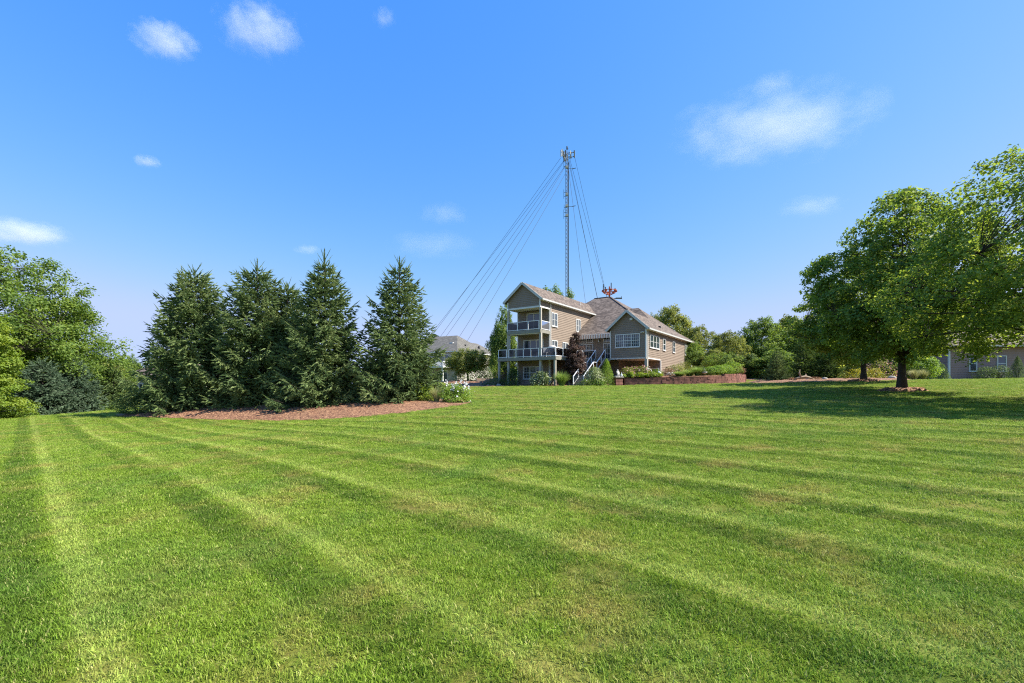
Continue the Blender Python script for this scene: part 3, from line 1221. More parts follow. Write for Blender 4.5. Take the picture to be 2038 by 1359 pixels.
# roofs
SH = M['shingle']
r = MB()
r.slab([(.35, -.3, EV), (.35, 12.8, EV), (-1.98, 15.8, RG), (-1.98, -.3, RG)], .14)
r.slab([(-1.98, -.3, RG), (-1.98, 15.8, RG), (-4.31, 12.8, EV), (-4.31, -.3, EV)], .14)
wing_roof = r.build('roof', SH, house)
f = MB()
f.bar((.37, -.33, EV - .10), (-1.98, -.33, RG - .09), .06, .24)
f.bar((-1.98, -.331, RG - .09), (-4.33, -.331, EV - .10), .06, .24)
f.build('rake_board', M['gutter'], wing_roof)
MB().box(.352, .48, -.3, 12.9, EV - .17, EV - .02).build('gutter', M['gutter'], wing_roof)
MB().box(-4.44, -4.312, -.3, 12.9, EV - .17, EV - .02).build('gutter', M['gutter'], wing_roof)
MB().box(.0, .35, -.1, 12.7, EV - .17, EV - .141).build('soffit', M['soffit'], wing_roof)
for y, x in ((11.0, -.9), (7.5, -1.3)):
    MB().lathe([(.05, -.3), (.05, .28), (.07, .28), (.07, .34)], (x, y, RG - (x + 1.98) * .8), 8).build('vent_pipe', M['trim'], wing_roof)

r = MB()
FE, ME = 7.9, 5.84
r.slab([(-8.0, FE, ME), (9.2, FE, ME), (.35, 17.5, 11.75), (-1.92, 17.5, 11.75)], .14)
r.slab([(9.2, FE, ME), (9.2, 27.1, ME), (.35, 17.5, 11.75)], .14)
r.slab([(-1.92, 17.5, 11.75), (.35, 17.5, 11.75), (9.2, 27.1, ME), (-8.0, 27.1, ME)], .14)
r.slab([(-8.0, 27.1, ME), (-8.0, FE, ME), (-1.92, 17.5, 11.75)], .14)
main_roof = r.build('roof', SH, house)
MB().box(.5, 4.7, FE - .13, FE - .002, ME - .16, ME - .01).build('gutter', M['gutter'], main_roof)
c = MB()
c.bar((.35, 17.5, 11.77), (4.2, 13.33, 11.77 - (4.2 - .35) * .668), .22, .05)
c.bar((-1.92, 17.5, 11.77), (.35, 17.5, 11.77), .22, .05)
c.build('ridge_cap', SH, main_roof)

r = MB()
r.slab([(9.2, 5.65, 5.842), (9.2, 23.5, 5.842), (5.03, 14.9, 9.47), (6.94, 12.75, 7.81), (6.94, 5.65, 7.81)], .14)
r.slab([(6.94, 5.65, 7.81), (6.94, 12.8, 7.81), (6.0, 12.8, 6.99), (4.69, 7.9, 5.85), (4.69, 5.65, 5.85)], .14)
r.slab([(3.0, 12.75, 7.81), (6.94, 12.75, 7.81), (5.03, 14.9, 9.47), (3.0, 14.9, 9.47)], .14)
r.slab([(3.0, 14.9, 9.47), (5.03, 14.9, 9.47), (9.2, 23.5, 5.842), (3.0, 23.5, 5.842)], .14)
sun_roof = r.build('roof', SH, house)
f = MB()
f.bar((9.22, 5.62, 5.75), (6.94, 5.62, 7.73), .06, .24)
f.bar((6.94, 5.621, 7.73), (4.67, 5.621, 5.75), .06, .24)
f.build('rake_board', M['gutter'], sun_roof)
MB().box(9.202, 9.33, 5.65, 23.5, 5.68, 5.83).build('gutter', M['gutter'], sun_roof)
MB().box(8.86, 9.2, 5.8, 23.3, 5.67, 5.698).build('soffit', M['soffit'], sun_roof)
MB().box(8.2, 8.45, 12.2, 12.45, 6.42, 6.75).build('roof_vent', M['blackpipe'], sun_roof)

# windows and doors
window(house, 'front', 1.93, -1.9, UF + .05, UF + 2.05, 1.8, 2, 1, 1, False, 'sliding_door', .1)
window(house, 'front', 1.93, -1.97, DK + .05, DK + 2.0, 2.5, 3, 1, 1, False, 'sliding_door', .1)
window(house, 'front', 1.93, -2.0, .72, 2.08, 2.5, 3, 2, 2, True)
for y, z0, z1, w in ((2.9, 6.30, 7.75, 1.28), (8.6, 6.25, 7.75, 1.2), (2.9, 3.45, 4.85, 1.28), (5.35, 3.35, 4.8, 1.3)):
    window(house, 'right', 0, y, z0, z1, w, 2, 2, 2, False)
window(house, 'right', 8.84, 6.05 + 2.67, 3.95, 5.30, 3.3, 3, 1, 2, False)
window(house, 'right', 8.84, 6.05 + 6.15, 3.95, 5.28, .98, 1, 1, 1, True)
window(house, 'right', 8.84, 6.05 + 10.1, 3.95, 5.28, .98, 1, 1, 1, True)
window(house, 'right', 8.84, 6.05 + 16.0, 3.95, 5.28, 1.35, 2, 1, 1, True)
window(house, 'right', 8.84, 13.3, .55, 1.30, 1.3, 2, 1, 1, False)
window(house, 'front', 6.05, 6.9, 3.98, 5.38, 2.62, 3, 4, 2, True)
window(house, 'front', 10.87, 7.9, 1.0, 1.95, 1.7, 2, 1, 1, False)
window(house, 'front', 8.35, 1.2, 4.86, 5.42, 1.7, 2, 3, 2, False, sill=False)
window(house, 'front', 8.35, 1.2, DK + .05, 4.76, 1.7, 2, 2, 3, False, 'french_door', sill=False)
window(house, 'front', 8.35, 3.75, 4.86, 5.42, .95, 1, 3, 2, False, sill=False)
window(house, 'front', 8.35, 3.75, DK + .05, 4.76, .95, 1, 2, 3, False, 'french_door', sill=False)
# awning rolled up under the eave with a scalloped valance
a = MB()
a.box(.15, 4.66, 7.45, 7.7, 5.56, 5.70)
n = 30
for k in range(n):
    x0, x1 = .15 + 4.51 * k / n, .15 + 4.51 * (k + 1) / n
    zb = [5.30, 5.25, 5.25, 5.30]
    pts = [x0 + (x1 - x0) * q / 3 for q in range(4)]
    for q in range(3):
        a.add([(pts[q], 7.43, zb[q]), (pts[q + 1], 7.43, zb[q + 1]), (pts[q + 1], 7.43, 5.62), (pts[q], 7.43, 5.62),
               (pts[q], 7.445, zb[q]), (pts[q + 1], 7.445, zb[q + 1]), (pts[q + 1], 7.445, 5.62), (pts[q], 7.445, 5.62)],
              [(0, 1, 2, 3), (7, 6, 5, 4), (0, 4, 5, 1), (3, 2, 6, 7)])
a.build('awning', M['awning'], house)
# lamps and boxes on the walls
MB().lathe([(.03, 0), (.09, .03), (.10, .22), (.04, .30)], (2.75, 8.22, 4.9), 10).build('wall_lamp', M['trim'], house)
MB().box(7.18, 7.46, 5.90, 6.02, 6.75, 6.98).build('gable_vent', M['trim'], house)
MB().box(8.44, 8.56, 5.86, 6.02, 5.42, 5.52).lathe([(.02, 0), (.07, .05), (.08, .12)], (8.38, 5.84, 5.36), 8).lathe([(.02, 0), (.07, .05), (.08, .12)], (8.62, 5.84, 5.36), 8).build('flood_light', M['trim'], house)
MB().tube([(8.86, 12.9, 2.1), (9.0, 12.9, 2.1), (9.0, 12.9, 1.95)], .06, 7).build('wall_spigot', M['blackpipe'], house)

# ------------------------------------------------------------------ things on the decks
sofa = tag(empty('sofa', L(-2.2, 1.4, DK), RZ), 'dark low sofa on the lower porch deck against the sliding door', 'sofa')
MB().box(-.95, .95, -.38, .38, .12, .36).box(-.95, .95, .22, .40, .361, .78).build('seat', M['dark'], sofa)
MB().box(-1.08, -.951, -.38, .40, .1, .58).build('arm', M['dark'], sofa)
MB().box(.951, 1.08, -.38, .40, .1, .58).build('arm', M['dark'], sofa)
g = MB()
prof = [(.62, 0), (.64, .5), (.60, .78), (.50, 1.0), (.36, 1.12), (.16, 1.18)]
g.lathe(prof, (0, 0, 0), 14)
grill = g.build('covered_grill', M['tan_cover'], None, L(.98, .75, DK), RZ)
grill.scale = (.95, .6, .98)
tag(grill, 'barbecue grill under a pale canvas cover on the deck corner', 'grill')


def chair(name, loc, rz, m, label):
    e = tag(empty(name, loc, rz), label, 'chair')
    MB().box(-.25, .25, -.25, .25, .40, .45).build('seat', m, e)
    MB().box(-.25, .25, .22, .27, .46, .92).build('backrest', m, e)
    for x in (-.22, .22):
        for y in (-.22, .22):
            MB().box(x - .02, x + .02, y - .02, y + .02, 0, .399).build('leg', m, e)
    return e


chair('patio_chair', L(.55, .35, DK), RZ + 1.2, M['rail'], 'small white patio chair behind the lower deck rail beside the corner post')
chair('patio_chair', L(-3.3, 1.2, UF), RZ + .6, M['dark'], 'dark patio chair at the left end of the upper balcony')
chair('patio_chair', L(-4.4, 1.0, DK), RZ - .4, M['dark'], 'dark patio chair on the open left end of the lower deck')
pot = tag(empty('potted_plant', L(.45, 1.1, DK), 0), 'terracotta pot with a small green plant next to the covered grill', 'potted plant')
MB().lathe([(.13, 0), (.19, .3), (.21, .32), (.21, .36), (.17, .36)], n=12).build('pot', M['pinkcloth'], pot)
obj('foliage', shrub_mesh(77, .5, .5, .5, 'green', 260, .08), pot, (0, 0, .34))
pot = tag(empty('potted_plant', L(.32, 1.2, UF), 0), 'terracotta flower pot on the upper balcony by the right rail', 'potted plant')
MB().lathe([(.12, 0), (.17, .26), (.19, .28), (.19, .32), (.15, .32)], n=12).build('pot', M['pinkcloth'], pot)
pot.location = L(-.28, 1.2, UF)
bench = tag(empty('bench', L(3.0, 7.4, DK), RZ), 'low weathered timber bench on the back deck beside the stair head', 'bench')
MB().box(-.6, .6, -.2, .2, .38, .44).build('seat', M['wood'], bench)
MB().box(-.55, -.47, -.17, .17, 0, .379).build('leg', M['wood'], bench)
MB().box(.47, .55, -.17, .17, 0, .379).build('leg', M['wood'], bench)

# ------------------------------------------------------------------ retaining wall and raised bed
wl = [at(1243, 0, 43.4)[:2], at(1300, 0, 43.2)[:2], at(1360, 0, 43.4)[:2], at(1415, 0, 43.8)[:2], at(1450, 0, 44.6)[:2], at(1472, 0, 46.0)[:2],
      at(1484, 0, 48.2)[:2], at(1486, 0, 51.0)[:2], at(1478, 0, 54.5)[:2]]
wl = np.array(wl)
dd = np.concatenate([[0], np.cumsum(np.hypot(*np.diff(wl, axis=0).T))])
tt = np.linspace(0, dd[-1], 160)
WL = np.stack([np.interp(tt, dd, wl[:, 0]), np.interp(tt, dd, wl[:, 1])], 1)
for _ in range(30):
    WL[1:-1] = (WL[:-2] + 2 * WL[1:-1] + WL[2:]) / 4
wd = np.concatenate([[0], np.cumsum(np.hypot(*np.diff(WL, axis=0).T))])


def wtop(s):
    """top of the wall along its length"""
    f = s / wd[-1]
    return 2.22 + .18 * min(1, f / .42) + (.30 if f > .46 else 0)


random.seed(5)
wb = MB()
ch = .16
for k in range(8):
    s = -.3 + (k % 2) * .2
    while s < wd[-1]:
        w = random.uniform(.30, .48)
        a, b2 = max(s, 0), min(s + w - .012, wd[-1])
        s += w
        if b2 - a < .05:
            continue
        A = Vector((np.interp(a, wd, WL[:, 0]), np.interp(a, wd, WL[:, 1]), 0))
        B = Vector((np.interp(b2, wd, WL[:, 0]), np.interp(b2, wd, WL[:, 1]), 0))
        g0 = gz(A.x, A.y)
        z0 = g0 - .15 + k * ch
        tp = wtop((a + b2) / 2)
        if z0 + ch * .4 > tp:
            continue
        z1 = min(z0 + ch - .01, tp)
        n_ = Vector(((B - A).y, -(B - A).x, 0)).normalized()
        o1 = n_ * (random.uniform(-.02, .035) - k * .012)
        bk = n_ * -.34
        wb.add([A + o1 + Vector((0, 0, z0)), B + o1 + Vector((0, 0, z0)), B + bk + Vector((0, 0, z0)), A + bk + Vector((0, 0, z0)),
                A + o1 * .8 + Vector((0, 0, z1)), B + o1 * .8 + Vector((0, 0, z1)), B + bk + Vector((0, 0, z1)), A + bk + Vector((0, 0, z1))],
               [(0, 3, 2, 1), (4, 5, 6, 7), (0, 1, 5, 4), (1, 2, 6, 5), (2, 3, 7, 6), (3, 0, 4, 7)])
w = wb.build('retaining_wall', M['brick'])
tag(w, 'long curved retaining wall of red rough-faced blocks round the raised bed', 'retaining wall')
# pier at its left end
px0 = at(1229, 0, 43.5)
pg = gz(px0[0], px0[1])
p = MB()
random.seed(8)
for k in range(5):
    e = .36 + random.uniform(-.015, .015)
    p.box(-e, e, -e, e, -.1 + k * .17, .06 + k * .17)
pier = empty('brick_pier', (px0[0], px0[1], pg), .3)
tag(pier, 'short square pier of red blocks carrying a statue at the left end of the wall', 'pier')
p.build('shaft', M['brick'], pier)
MB().box(-.44, .44, -.44, .44, .745, .83).build('cap', M['stone'], pier)


def topz(x, y):
    x, y = np.asarray(x), np.asarray(y)
    return 2.20 + .012 * np.clip(x - 10, 0, 14) * 1.6 + .004 * (y - 43)


inner = []
for i in range(0, len(WL), 4):
    q = max(1, min(len(WL) - 2, i))
    t = WL[q + 1] - WL[q - 1]
    n_ = np.array([t[1], -t[0]]) / np.hypot(*t)
    inner.append(tuple(WL[i] - n_ * .22))
hb = [L(8.9, 23.5), L(8.9, 10.95), L(5.2, 10.8), L(5.0, 7.4)]
hb = [p_[:2] for p_ in hb]
bed('planting_bed', inner + hb + [(px0[0] - .2, px0[1] + .45)], .10, seed=9, top=topz, centre=(16.5, 47.0))
# stone statue: a seated cherub-like figure leaning on a bird
sv = MB()
sv.lathe([(.30, 0), (.30, .07), (.24, .09)], n=14)
statue = empty('garden_statue', (px0[0], px0[1], pg + .83), .5)
tag(statue, 'weathered grey stone statue of a small seated figure on the brick pier', 'statue')
sv.build('plinth', M['stone'], statue)
me = bpy.data.meshes.new('figure')
vs = [(0, 0, .2), (0, 0, .38), (0, 0, .52), (.0, -.01, .60), (.0, -.02, .70), (.10, -.14, .21), (.12, -.2, .1), (-.10, -.14, .21), (-.12, -.2, .1), (.13, -.03, .45), (.17, -.12, .34), (-.13, -.03, .45), (-.15, -.13, .33)]
es = [(0, 1), (1, 2), (2, 3), (3, 4), (0, 5), (5, 6), (0, 7), (7, 8), (2, 9), (9, 10), (2, 11), (11, 12)]
me.from_pydata(vs, es, [])
me.materials.append(M['stone'])
fo = obj('figure', me, statue)
sk = fo.modifiers.new('skin', 'SKIN')
rad = [.14, .13, .11, .055, .095, .07, .05, .07, .05, .05, .04, .05, .04]
for v_, r_ in zip(me.skin_vertices[0].data, rad):
    v_.radius = (r_, r_)
me.skin_vertices[0].data[0].use_root = True
ss = fo.modifiers.new('smooth', 'SUBSURF')
ss.levels = ss.render_levels = 2
bird = MB().lathe([(.02, 0), (.09, .05), (.10, .14), (.06, .22), (.045, .27), (.05, .32), (.01, .37)], (0, 0, 0), 10)
bo = bird.build('bird_figurine', M['rail'], None, (px0[0] + .34, px0[1] - .2, pg + .83), 0)
tag(bo, 'little white bird ornament on the right edge of the statue pier', 'ornament')

# ------------------------------------------------------------------ other beds
bed('mulch_bed', [hit(905, 770)[:2], hit(975, 770)[:2], L(-3.2, -1.0)[:2], L(-4.4, 3)[:2], (-1.5, 60), (-6, 68), (-12, 74), (-11, 66), (-8, 58)], .08, seed=12)
bed('mulch_bed', [L(-3.4, -.9)[:2], L(-1.0, -1.1)[:2], L(2.0, -.9)[:2], L(3.2, -.2)[:2], L(3.2, 5.5)[:2], L(.2, 5.5)[:2], L(.0, 1.7)[:2], L(-3.9, 1.7)[:2]], .05, seed=13)
bed('mulch_bed', [L(4.6, -.4)[:2], (px0[0] - .5, px0[1] - .6), (px0[0] - .2, px0[1] + .5), L(5.0, 7.0)[:2], L(4.6, 6.0)[:2]], .05, seed=14)
# island bed under the right-hand trees
bed('mulch_bed', [(22.0, 40.5), (25.5, 36.8), (28.5, 35.6), (32.5, 36.5), (35, 39.5), (36.5, 45), (34, 50), (28, 51), (24.5, 48)], .22, seed=15)
bed('mulch_bed', [(24.5, 55), (30, 52.5), (33, 54), (33, 58), (27, 60)], .1, seed=16, m='mulch')

# ------------------------------------------------------------------ neighbouring houses
GZ = gz(-9.95, 82)
gh = tag(empty('house', (-9.95, 82, GZ), -math.atan2(.464, .886)), 'pale grey two storey house with a hipped grey roof beyond the spruces', 'house')
# local: x to the right along its front, y into depth
SL = M['siding_light']


def gw(p0, p1, z0, z1, clip=None):
    return MB().siding(p0, p1, z0, z1, clip, .22, .025).build('wall', SL, gh)


gw((-14, 0), (0, 0), -.6, 5.6)
gw((0, 0), (0, 15.3), .35, 5.6)
MB().box(-.2, .03, .02, 15.2, -.8, .35).build('foundation', M['brick'], gh)
gw((0, 15.3), (-14, 15.3), -.6, 5.6)
gw((-14, 15.3), (-14, 0), -.6, 5.6)
r = MB()
r.slab([(-14.4, -.4, 5.6), (.4, -.4, 5.6), (-4, 6, 9.15), (-10.2, 6, 9.15)], .15)
r.slab([(.4, -.4, 5.6), (.4, 12.4, 5.6), (-4, 6, 9.15)], .15)
r.slab([(-4, 6, 9.15), (.4, 12.4, 5.6), (-14.4, 12.4, 5.6), (-10.2, 6, 9.15)], .15)
r.slab([(-14.4, 12.4, 5.6), (-14.4, -.4, 5.6), (-10.2, 6, 9.15)], .15)
r.slab([(.4, 8.0, 5.601), (.4, 15.7, 5.601), (-3.2, 12.0, 8.0), (-3.2, 8.2, 8.0)], .15)
r.slab([(-3.2, 12.0, 8.0), (.4, 15.7, 5.601), (-14.4, 15.7, 5.601), (-10, 12.0, 8.0)], .15)
r.slab([(-3.2, 8.2, 8.0), (-3.2, 12, 8.0), (-10, 12, 8.0), (-10, 8.2, 8.0)], .15)
gr = r.build('roof', M['shingle_grey'], gh)
MB().box(-14.4, .5, -.52, -.402, 5.42, 5.58).box(.402, .52, -.4, 15.7, 5.42, 5.58).build('gutter', M['trim'], gr)
MB().box(-3.4, -2.7, 2.6, 3.4, 7.25, 7.5).build('skylight', M['trim'], gr)
for y, x in ((4.6, -1.2), (9.0, -.9)):
    MB().box(x - .12, x + .12, y - .12, y + .12, 6.5, 7.15).build('roof_vent', M['blackpipe'], gr)
window(gh, 'front', 0, -2.7, 3.3, 5.0, 1.9, 2, 1, 1, False)
window(gh, 'front', 0, -2.9, .1, 2.15, 2.0, 2, 1, 1, False, 'sliding_door')
window(gh, 'front', 0, -7.2, .1, 2.15, 2.0, 2, 1, 1, False, 'sliding_door')
window(gh, 'front', 0, -7.2, 3.3, 5.0, 1.9, 2, 1, 1, False)
window(gh, 'right', 0, 11.6, 2.6, 4.9, .8, 1, 1, 1, True)
window(gh, 'right', 0, 4.5, 3.3, 4.9, 1.2, 1, 1, 1, True)
MB().box(-.06, .06, -.06, .06, -.4, 5.4).build('corner_board', M['trim'], gh)
MB().box(-.04, .07, 15.2, 15.36, -.4, 5.4).build('corner_board', M['trim'], gh)
gd = MB().box(-10, -1.0, -2.8, -.04, 2.55, 2.8).build('deck', M['trim'], gh)
for x in (-9.8, -5.5, -1.2):
    MB().box(x - .12, x + .12, -2.75, -2.5, -.6, 2.548).build('deck_post', M['trim'], gd)
f = MB()
f.box(-10, -1.0, -2.8, -2.74, 3.6, 3.68).box(-1.06, -1.0, -2.73, -.05, 3.6, 3.68)
k = -9.95
while k < -1.0:
    f.box(k, k + .05, -2.79, -2.75, 2.801, 3.6)
    k += .16
k = -2.7
while k < -.1:
    f.box(-1.05, -1.01, k, k + .05, 2.801, 3.6)
    k += .16
f.build('railing', M['rail'], gd)

# right-hand house
HG = 2.0
rh = tag(empty('house', (43.4, 45.2, HG), R(-5)), 'single storey house with mauve brown siding and white windows behind the maple branches', 'house')
SM = M['siding_mauve']
for p0, p1 in (((0, 0), (16, 0)), ((16, 0), (16, 9)), ((16, 9), (0, 9)), ((0, 9), (0, 0))):
    MB().siding(p0, p1, -.4, 3.5, None, .17, .025).build('wall', SM, rh)
MB().box(-.08, .06, -.08, .06, -.4, 3.4).build('corner_board', M['trim'], rh)
MB().box(-.05, 16.05, -.045, .1, -.6, -.1).build('foundation', M['concrete'], rh)
r = MB()
r.slab([(-.5, -.6, 3.45), (16.5, -.6, 3.45), (11.5, 4.5, 6.3), (4.5, 4.5, 6.3)], .15)
r.slab([(4.5, 4.5, 6.3), (11.5, 4.5, 6.3), (16.5, 9.6, 3.45), (-.5, 9.6, 3.45)], .15)
r.slab([(-.5, 9.6, 3.45), (-.5, -.6, 3.45), (4.5, 4.5, 6.3)], .15)
r.slab([(16.5, -.6, 3.45), (16.5, 9.6, 3.45), (11.5, 4.5, 6.3)], .15)
rr = r.build('roof', SH, rh)
MB().box(-.5, 16.5, -.72, -.602, 3.28, 3.43).build('gutter', M['gutter'], rr)
window(rh, 'front', 0, 2.15, .88, 2.45, .72, 1, 1, 1, True)
window(rh, 'front', 0, 4.75, .88, 2.45, .85, 1, 1, 1, True)
window(rh, 'front', 0, 8.2, .3, 2.6, 1.25, 1, 1, 1, False, 'entry_door', .22, pane='panel')
window(rh, 'front', 0, 12.0, .88, 2.4, 1.6, 2, 1, 1, True)

# brown-roofed house far left
bx, by = xa(308, 78), 78
bh = tag(empty('house', (bx, by, gz(bx, by)), -.2), 'distant house with a brown roof glimpsed left of the spruces', 'house')
for p0, p1 in (((-6, 0), (6, 0)), ((6, 0), (6, 9)), ((6, 9), (-6, 9)), ((-6, 9), (-6, 0))):
    MB().siding(p0, p1, -.5, 4.3, None, .25, .03).build('wall', SL, bh)
r = MB()
r.slab([(-6.5, -.5, 4.3), (6.5, -.5, 4.3), (2.5, 4.5, 7.2), (-2.5, 4.5, 7.2)], .15)
r.slab([(6.5, -.5, 4.3), (6.5, 9.5, 4.3), (2.5, 4.5, 7.2)], .15)
r.slab([(-2.5, 4.5, 7.2), (2.5, 4.5, 7.2), (6.5, 9.5, 4.3), (-6.5, 9.5, 4.3)], .15)
r.slab([(-6.5, 9.5, 4.3), (-6.5, -.5, 4.3), (-2.5, 4.5, 7.2)], .15)
br = r.build('roof', SH, bh)
MB().box(-6.5, 6.5, -.62, -.502, 4.1, 4.28).build('gutter', M['trim'], br)
window(bh, 'front', 0, -2.5, 1.5, 2.9, 1.5, 2, 1, 1, True)
window(bh, 'front', 0, 2.5, 1.5, 2.9, 1.5, 2, 1, 1, True)

# ------------------------------------------------------------------ guyed mast
TX, TY = xa(1128.5, 140), 140.0
TG = gz(TX, TY)
mast = tag(empty('radio_tower', (TX, TY, TG)), 'tall slim guyed lattice tower with antenna panels at its top rising behind the house', 'radio tower')


def zt(py, Y=TY):
    return CZ + (HY - py) / F * Y - TG


TH = zt(318)
mb = MB()
lg = [(.46 * math.cos(a), .46 * math.sin(a)) for a in (R(200), R(320), R(80))]
for x, y in lg:
    mb.tube([(x, y, -.3), (x, y, TH)], .065, 6)
z = 0.0
while z < TH - 1.2:
    for i in range(3):
        a, c = lg[i], lg[(i + 1) % 3]
        mb.bar((*a, z), (*c, z), .04)
        mb.bar((*a, z), (*c, z + .6), .035)
        mb.bar((*c, z + .6), (*a, z + 1.2), .035)
    z += 1.2
mb.build('mast', M['steel'], mast)
MB().box(.22, .50, -.36, -.24, 0, TH - 1).build('cable_bundle', M['wire'], mast)
MB().box(-1.0, 1.0, -1.0, 1.0, -.6, .05).build('footing', M['concrete'], mast)
pf = MB()
R3 = 1.75
vt = [(R3 * math.cos(a), R3 * math.sin(a)) for a in (R(-20), R(100), R(220))]
zc = zt(309)
for dz in (-.75, .55):
    for i in range(3):
        a, c = vt[i], vt[(i + 1) % 3]
        ext = [(a[0] + (a[0] - c[0]) * .22, a[1] + (a[1] - c[1]) * .22), (c[0] + (c[0] - a[0]) * .22, c[1] + (c[1] - a[1]) * .22)]
        pf.bar((*ext[0], zc + dz), (*ext[1], zc + dz), .1)
        pf.bar((0, 0, zc + dz), (*a, zc + dz), .1)
pf.build('antenna_platform', M['steel'], mast)
for i in range(3):
    a, c = np.array(vt[i]), np.array(vt[(i + 1) % 3])
    for k, f_ in enumerate((-.18, .27, .73, 1.18)):
        q = a + (c - a) * f_
        n_ = q / np.hypot(*q)
        ang = math.atan2(n_[1], n_[0])
        MB().box(.08, .22, -.15, .15, -1.0, 1.0).tube([(.0, 0, -1.2), (.0, 0, 1.15)], .05, 6).build('antenna_panel', M['panel' if (i + k) % 3 else 'panel_dark'], mast, (q[0], q[1], zc), ang)
MB().tube([(0, 0, TH - .5), (0, 0, zt(291))], .07, 6).lathe([(.02, -.2), (.26, -.1), (.26, .12), (.05, .25)], (0, 0, zt(292.5)), 8).lathe([(.03, 0), (.4, .1), (.3, .25), (.05, .3)], (.05, 0, zt(297)), 8).build('lightning_rod', M['wire'], mast)
for py, sd, ln in ((331, -1, 1.0), (336, 1, 2.1), (383, -1, 1.0), (391, -1, 1.0), (411, 1, 2.0), (413, -1, .9), (423, -1, 1.0), (431, -1, 1.0)):
    zz = zt(py)
    q = MB().bar((0, -.1, zz), (sd * ln, -.1, zz), .09)
    if sd < 0:
        q.tube([(sd * ln, -.1, zz - .7), (sd * ln, -.1, zz + .9)], .06, 6)
    else:
        q.bar((sd * (ln - .5), -.1, zz - .02), (sd * (ln + .6), -.1, zz + .22), .16)
    q.build('side_antenna', M['panel_dark'], mast)
for py in (332, 386, 409, 428):
    MB().box(-.5, .3, -.42, .35, zt(py) - .4, zt(py) + .25).build('equipment_box', M['panel'], mast)
GUY = [((1116, 314), 786, 150), ((1124, 317), 777, 152), ((1124, 319), 806, 130), ((1126, 328), 818, 132), ((1126, 330), 853, 120), ((1125, 346), 878, 118),
       ((1143, 309), 1249, 175), ((1134, 316), 1255, 178), ((1133, 319), 1224, 170), ((1132, 322), 1226, 172), ((1132, 340), 1186, 150)]
for (qx, qy), gx, gy in GUY:
    a = Vector((xa(qx, TY) - TX, 0, zt(qy)))
    ex, ey = xa(gx, gy), gy
    e = Vector((ex - TX, ey - TY, gz(ex, ey) - TG))
    pts = [a.lerp(e, t) - Vector((0, 0, 2.2 * t * (1 - t))) for t in (0, .25, .5, .75, 1)]
    MB().tube(pts, .042, 5).build('guy_wire', M['wire'], mast)

# orange mast behind the roof
ox, oy = xa(1213, 110), 110.0
og = gz(ox, oy)
om = tag(empty('antenna_mast', (ox, oy, og)), 'orange antenna platform on a slim mast showing just above the main roof ridge', 'antenna mast')


def zo(py):
    return CZ + (HY - py) / F * oy - og


MB().tube([(0, 0, -.2), (0, 0, zo(570))], [.28, .16], 10).build('mast', M['orange'], om)
q = MB()
zc = zo(580)
for dz, rr_ in ((-.35, 1.35), (.25, 1.75)):
    for k in range(8):
        a0, a1 = k * math.pi / 4, (k + 1) * math.pi / 4
        q.bar((rr_ * math.cos(a0), rr_ * math.sin(a0), zc + dz), (rr_ * math.cos(a1), rr_ * math.sin(a1), zc + dz), .16)
        if dz > 0:
            q.bar((1.35 * math.cos(a0), 1.35 * math.sin(a0), zc - .35), (rr_ * math.cos(a0), rr_ * math.sin(a0), zc + dz), .12)
            q.bar((0, 0, zc - 1.0), (1.35 * math.cos(a0), 1.35 * math.sin(a0), zc - .35), .1)
            q.box(rr_ * math.cos(a0) * .9 - .3, rr_ * math.cos(a0) * .9 + .3, rr_ * math.sin(a0) * .9 - .06, rr_ * math.sin(a0) * .9 + .06, zc - .12, zc + .22)
q.build('antenna_platform', M['orange'], om)
for x, y, h0, h1 in ((-1.55, -.3, -.1, 1.7), (-.9, .4, 0, 1.2), (1.3, -.2, .1, .8), (.3, -.5, .4, 2.0)):
    MB().box(x - .1, x + .1, y - .08, y + .08, zc + h0, zc + h1).build('antenna_panel', M['panel_dark'], om)
q = MB().bar((0, 0, zo(594)), (2.6, 0, zo(594)), .14).box(1.5, 3.0, -.15, .15, zo(594) - .1, zo(594) + .22).tube([(2.9, 0, zo(594)), (2.9, 0, zo(589))], .05, 5)
q.build('side_antenna', M['panel_dark'], om)

# ================================================================== VEGETATION
def tree_at(px, Y, dz=-.05):
    x = xa(px, Y)
    return (x, Y, gz(x, Y) + dz)


def tall(px, py, Y):
    """height above ground of a point seen at (px, py) at distance Y"""
    return CZ + (HY - py) / F * Y - gz(xa(px, Y), Y)


SG = 'spruces on the mulch island'
for px, Y, top, Rr, seed, lab, kw in (
        (388, 30.4, 536, 3.5, 11, 'broad spruce at the left end of the mulch island with a blunt bushy top', dict(leader=.35, shape=.62, levels=27, per=8)),
        (512, 30.0, 508, 3.3, 12, 'spruce with a forked narrow leader second from the left on the mulch island', dict(leader=1.2, shape=.60, levels=24, per=8, droop=.3)),
        (572, 31.2, 562, 2.8, 13, 'lower spruce half hidden behind its neighbours in the middle of the mulch island', dict(leader=.5, shape=.7, levels=25, per=8)),
        (646, 28.8, 488, 3.15, 14, 'tallest spruce with a long bare leader and drooping branches on the mulch island', dict(leader=1.3, shape=.74, droop=.55, levels=26, per=8)),
        (795, 29.2, 506, 3.1, 15, 'open tiered spruce at the right end of the mulch island with sky between its branches', dict(leader=.8, shape=.80, levels=21, per=8, droop=.25))):
    H = tall(px, top, Y) - .25
    x, y, z = tree_at(px, Y)
    place('spruce', conifer_meshes(seed, H, Rr, 'spruce', sprig=.40, fat=.05, step=.132, **kw), (x, y, z + .3), 0, lab, 'spruce', SG)

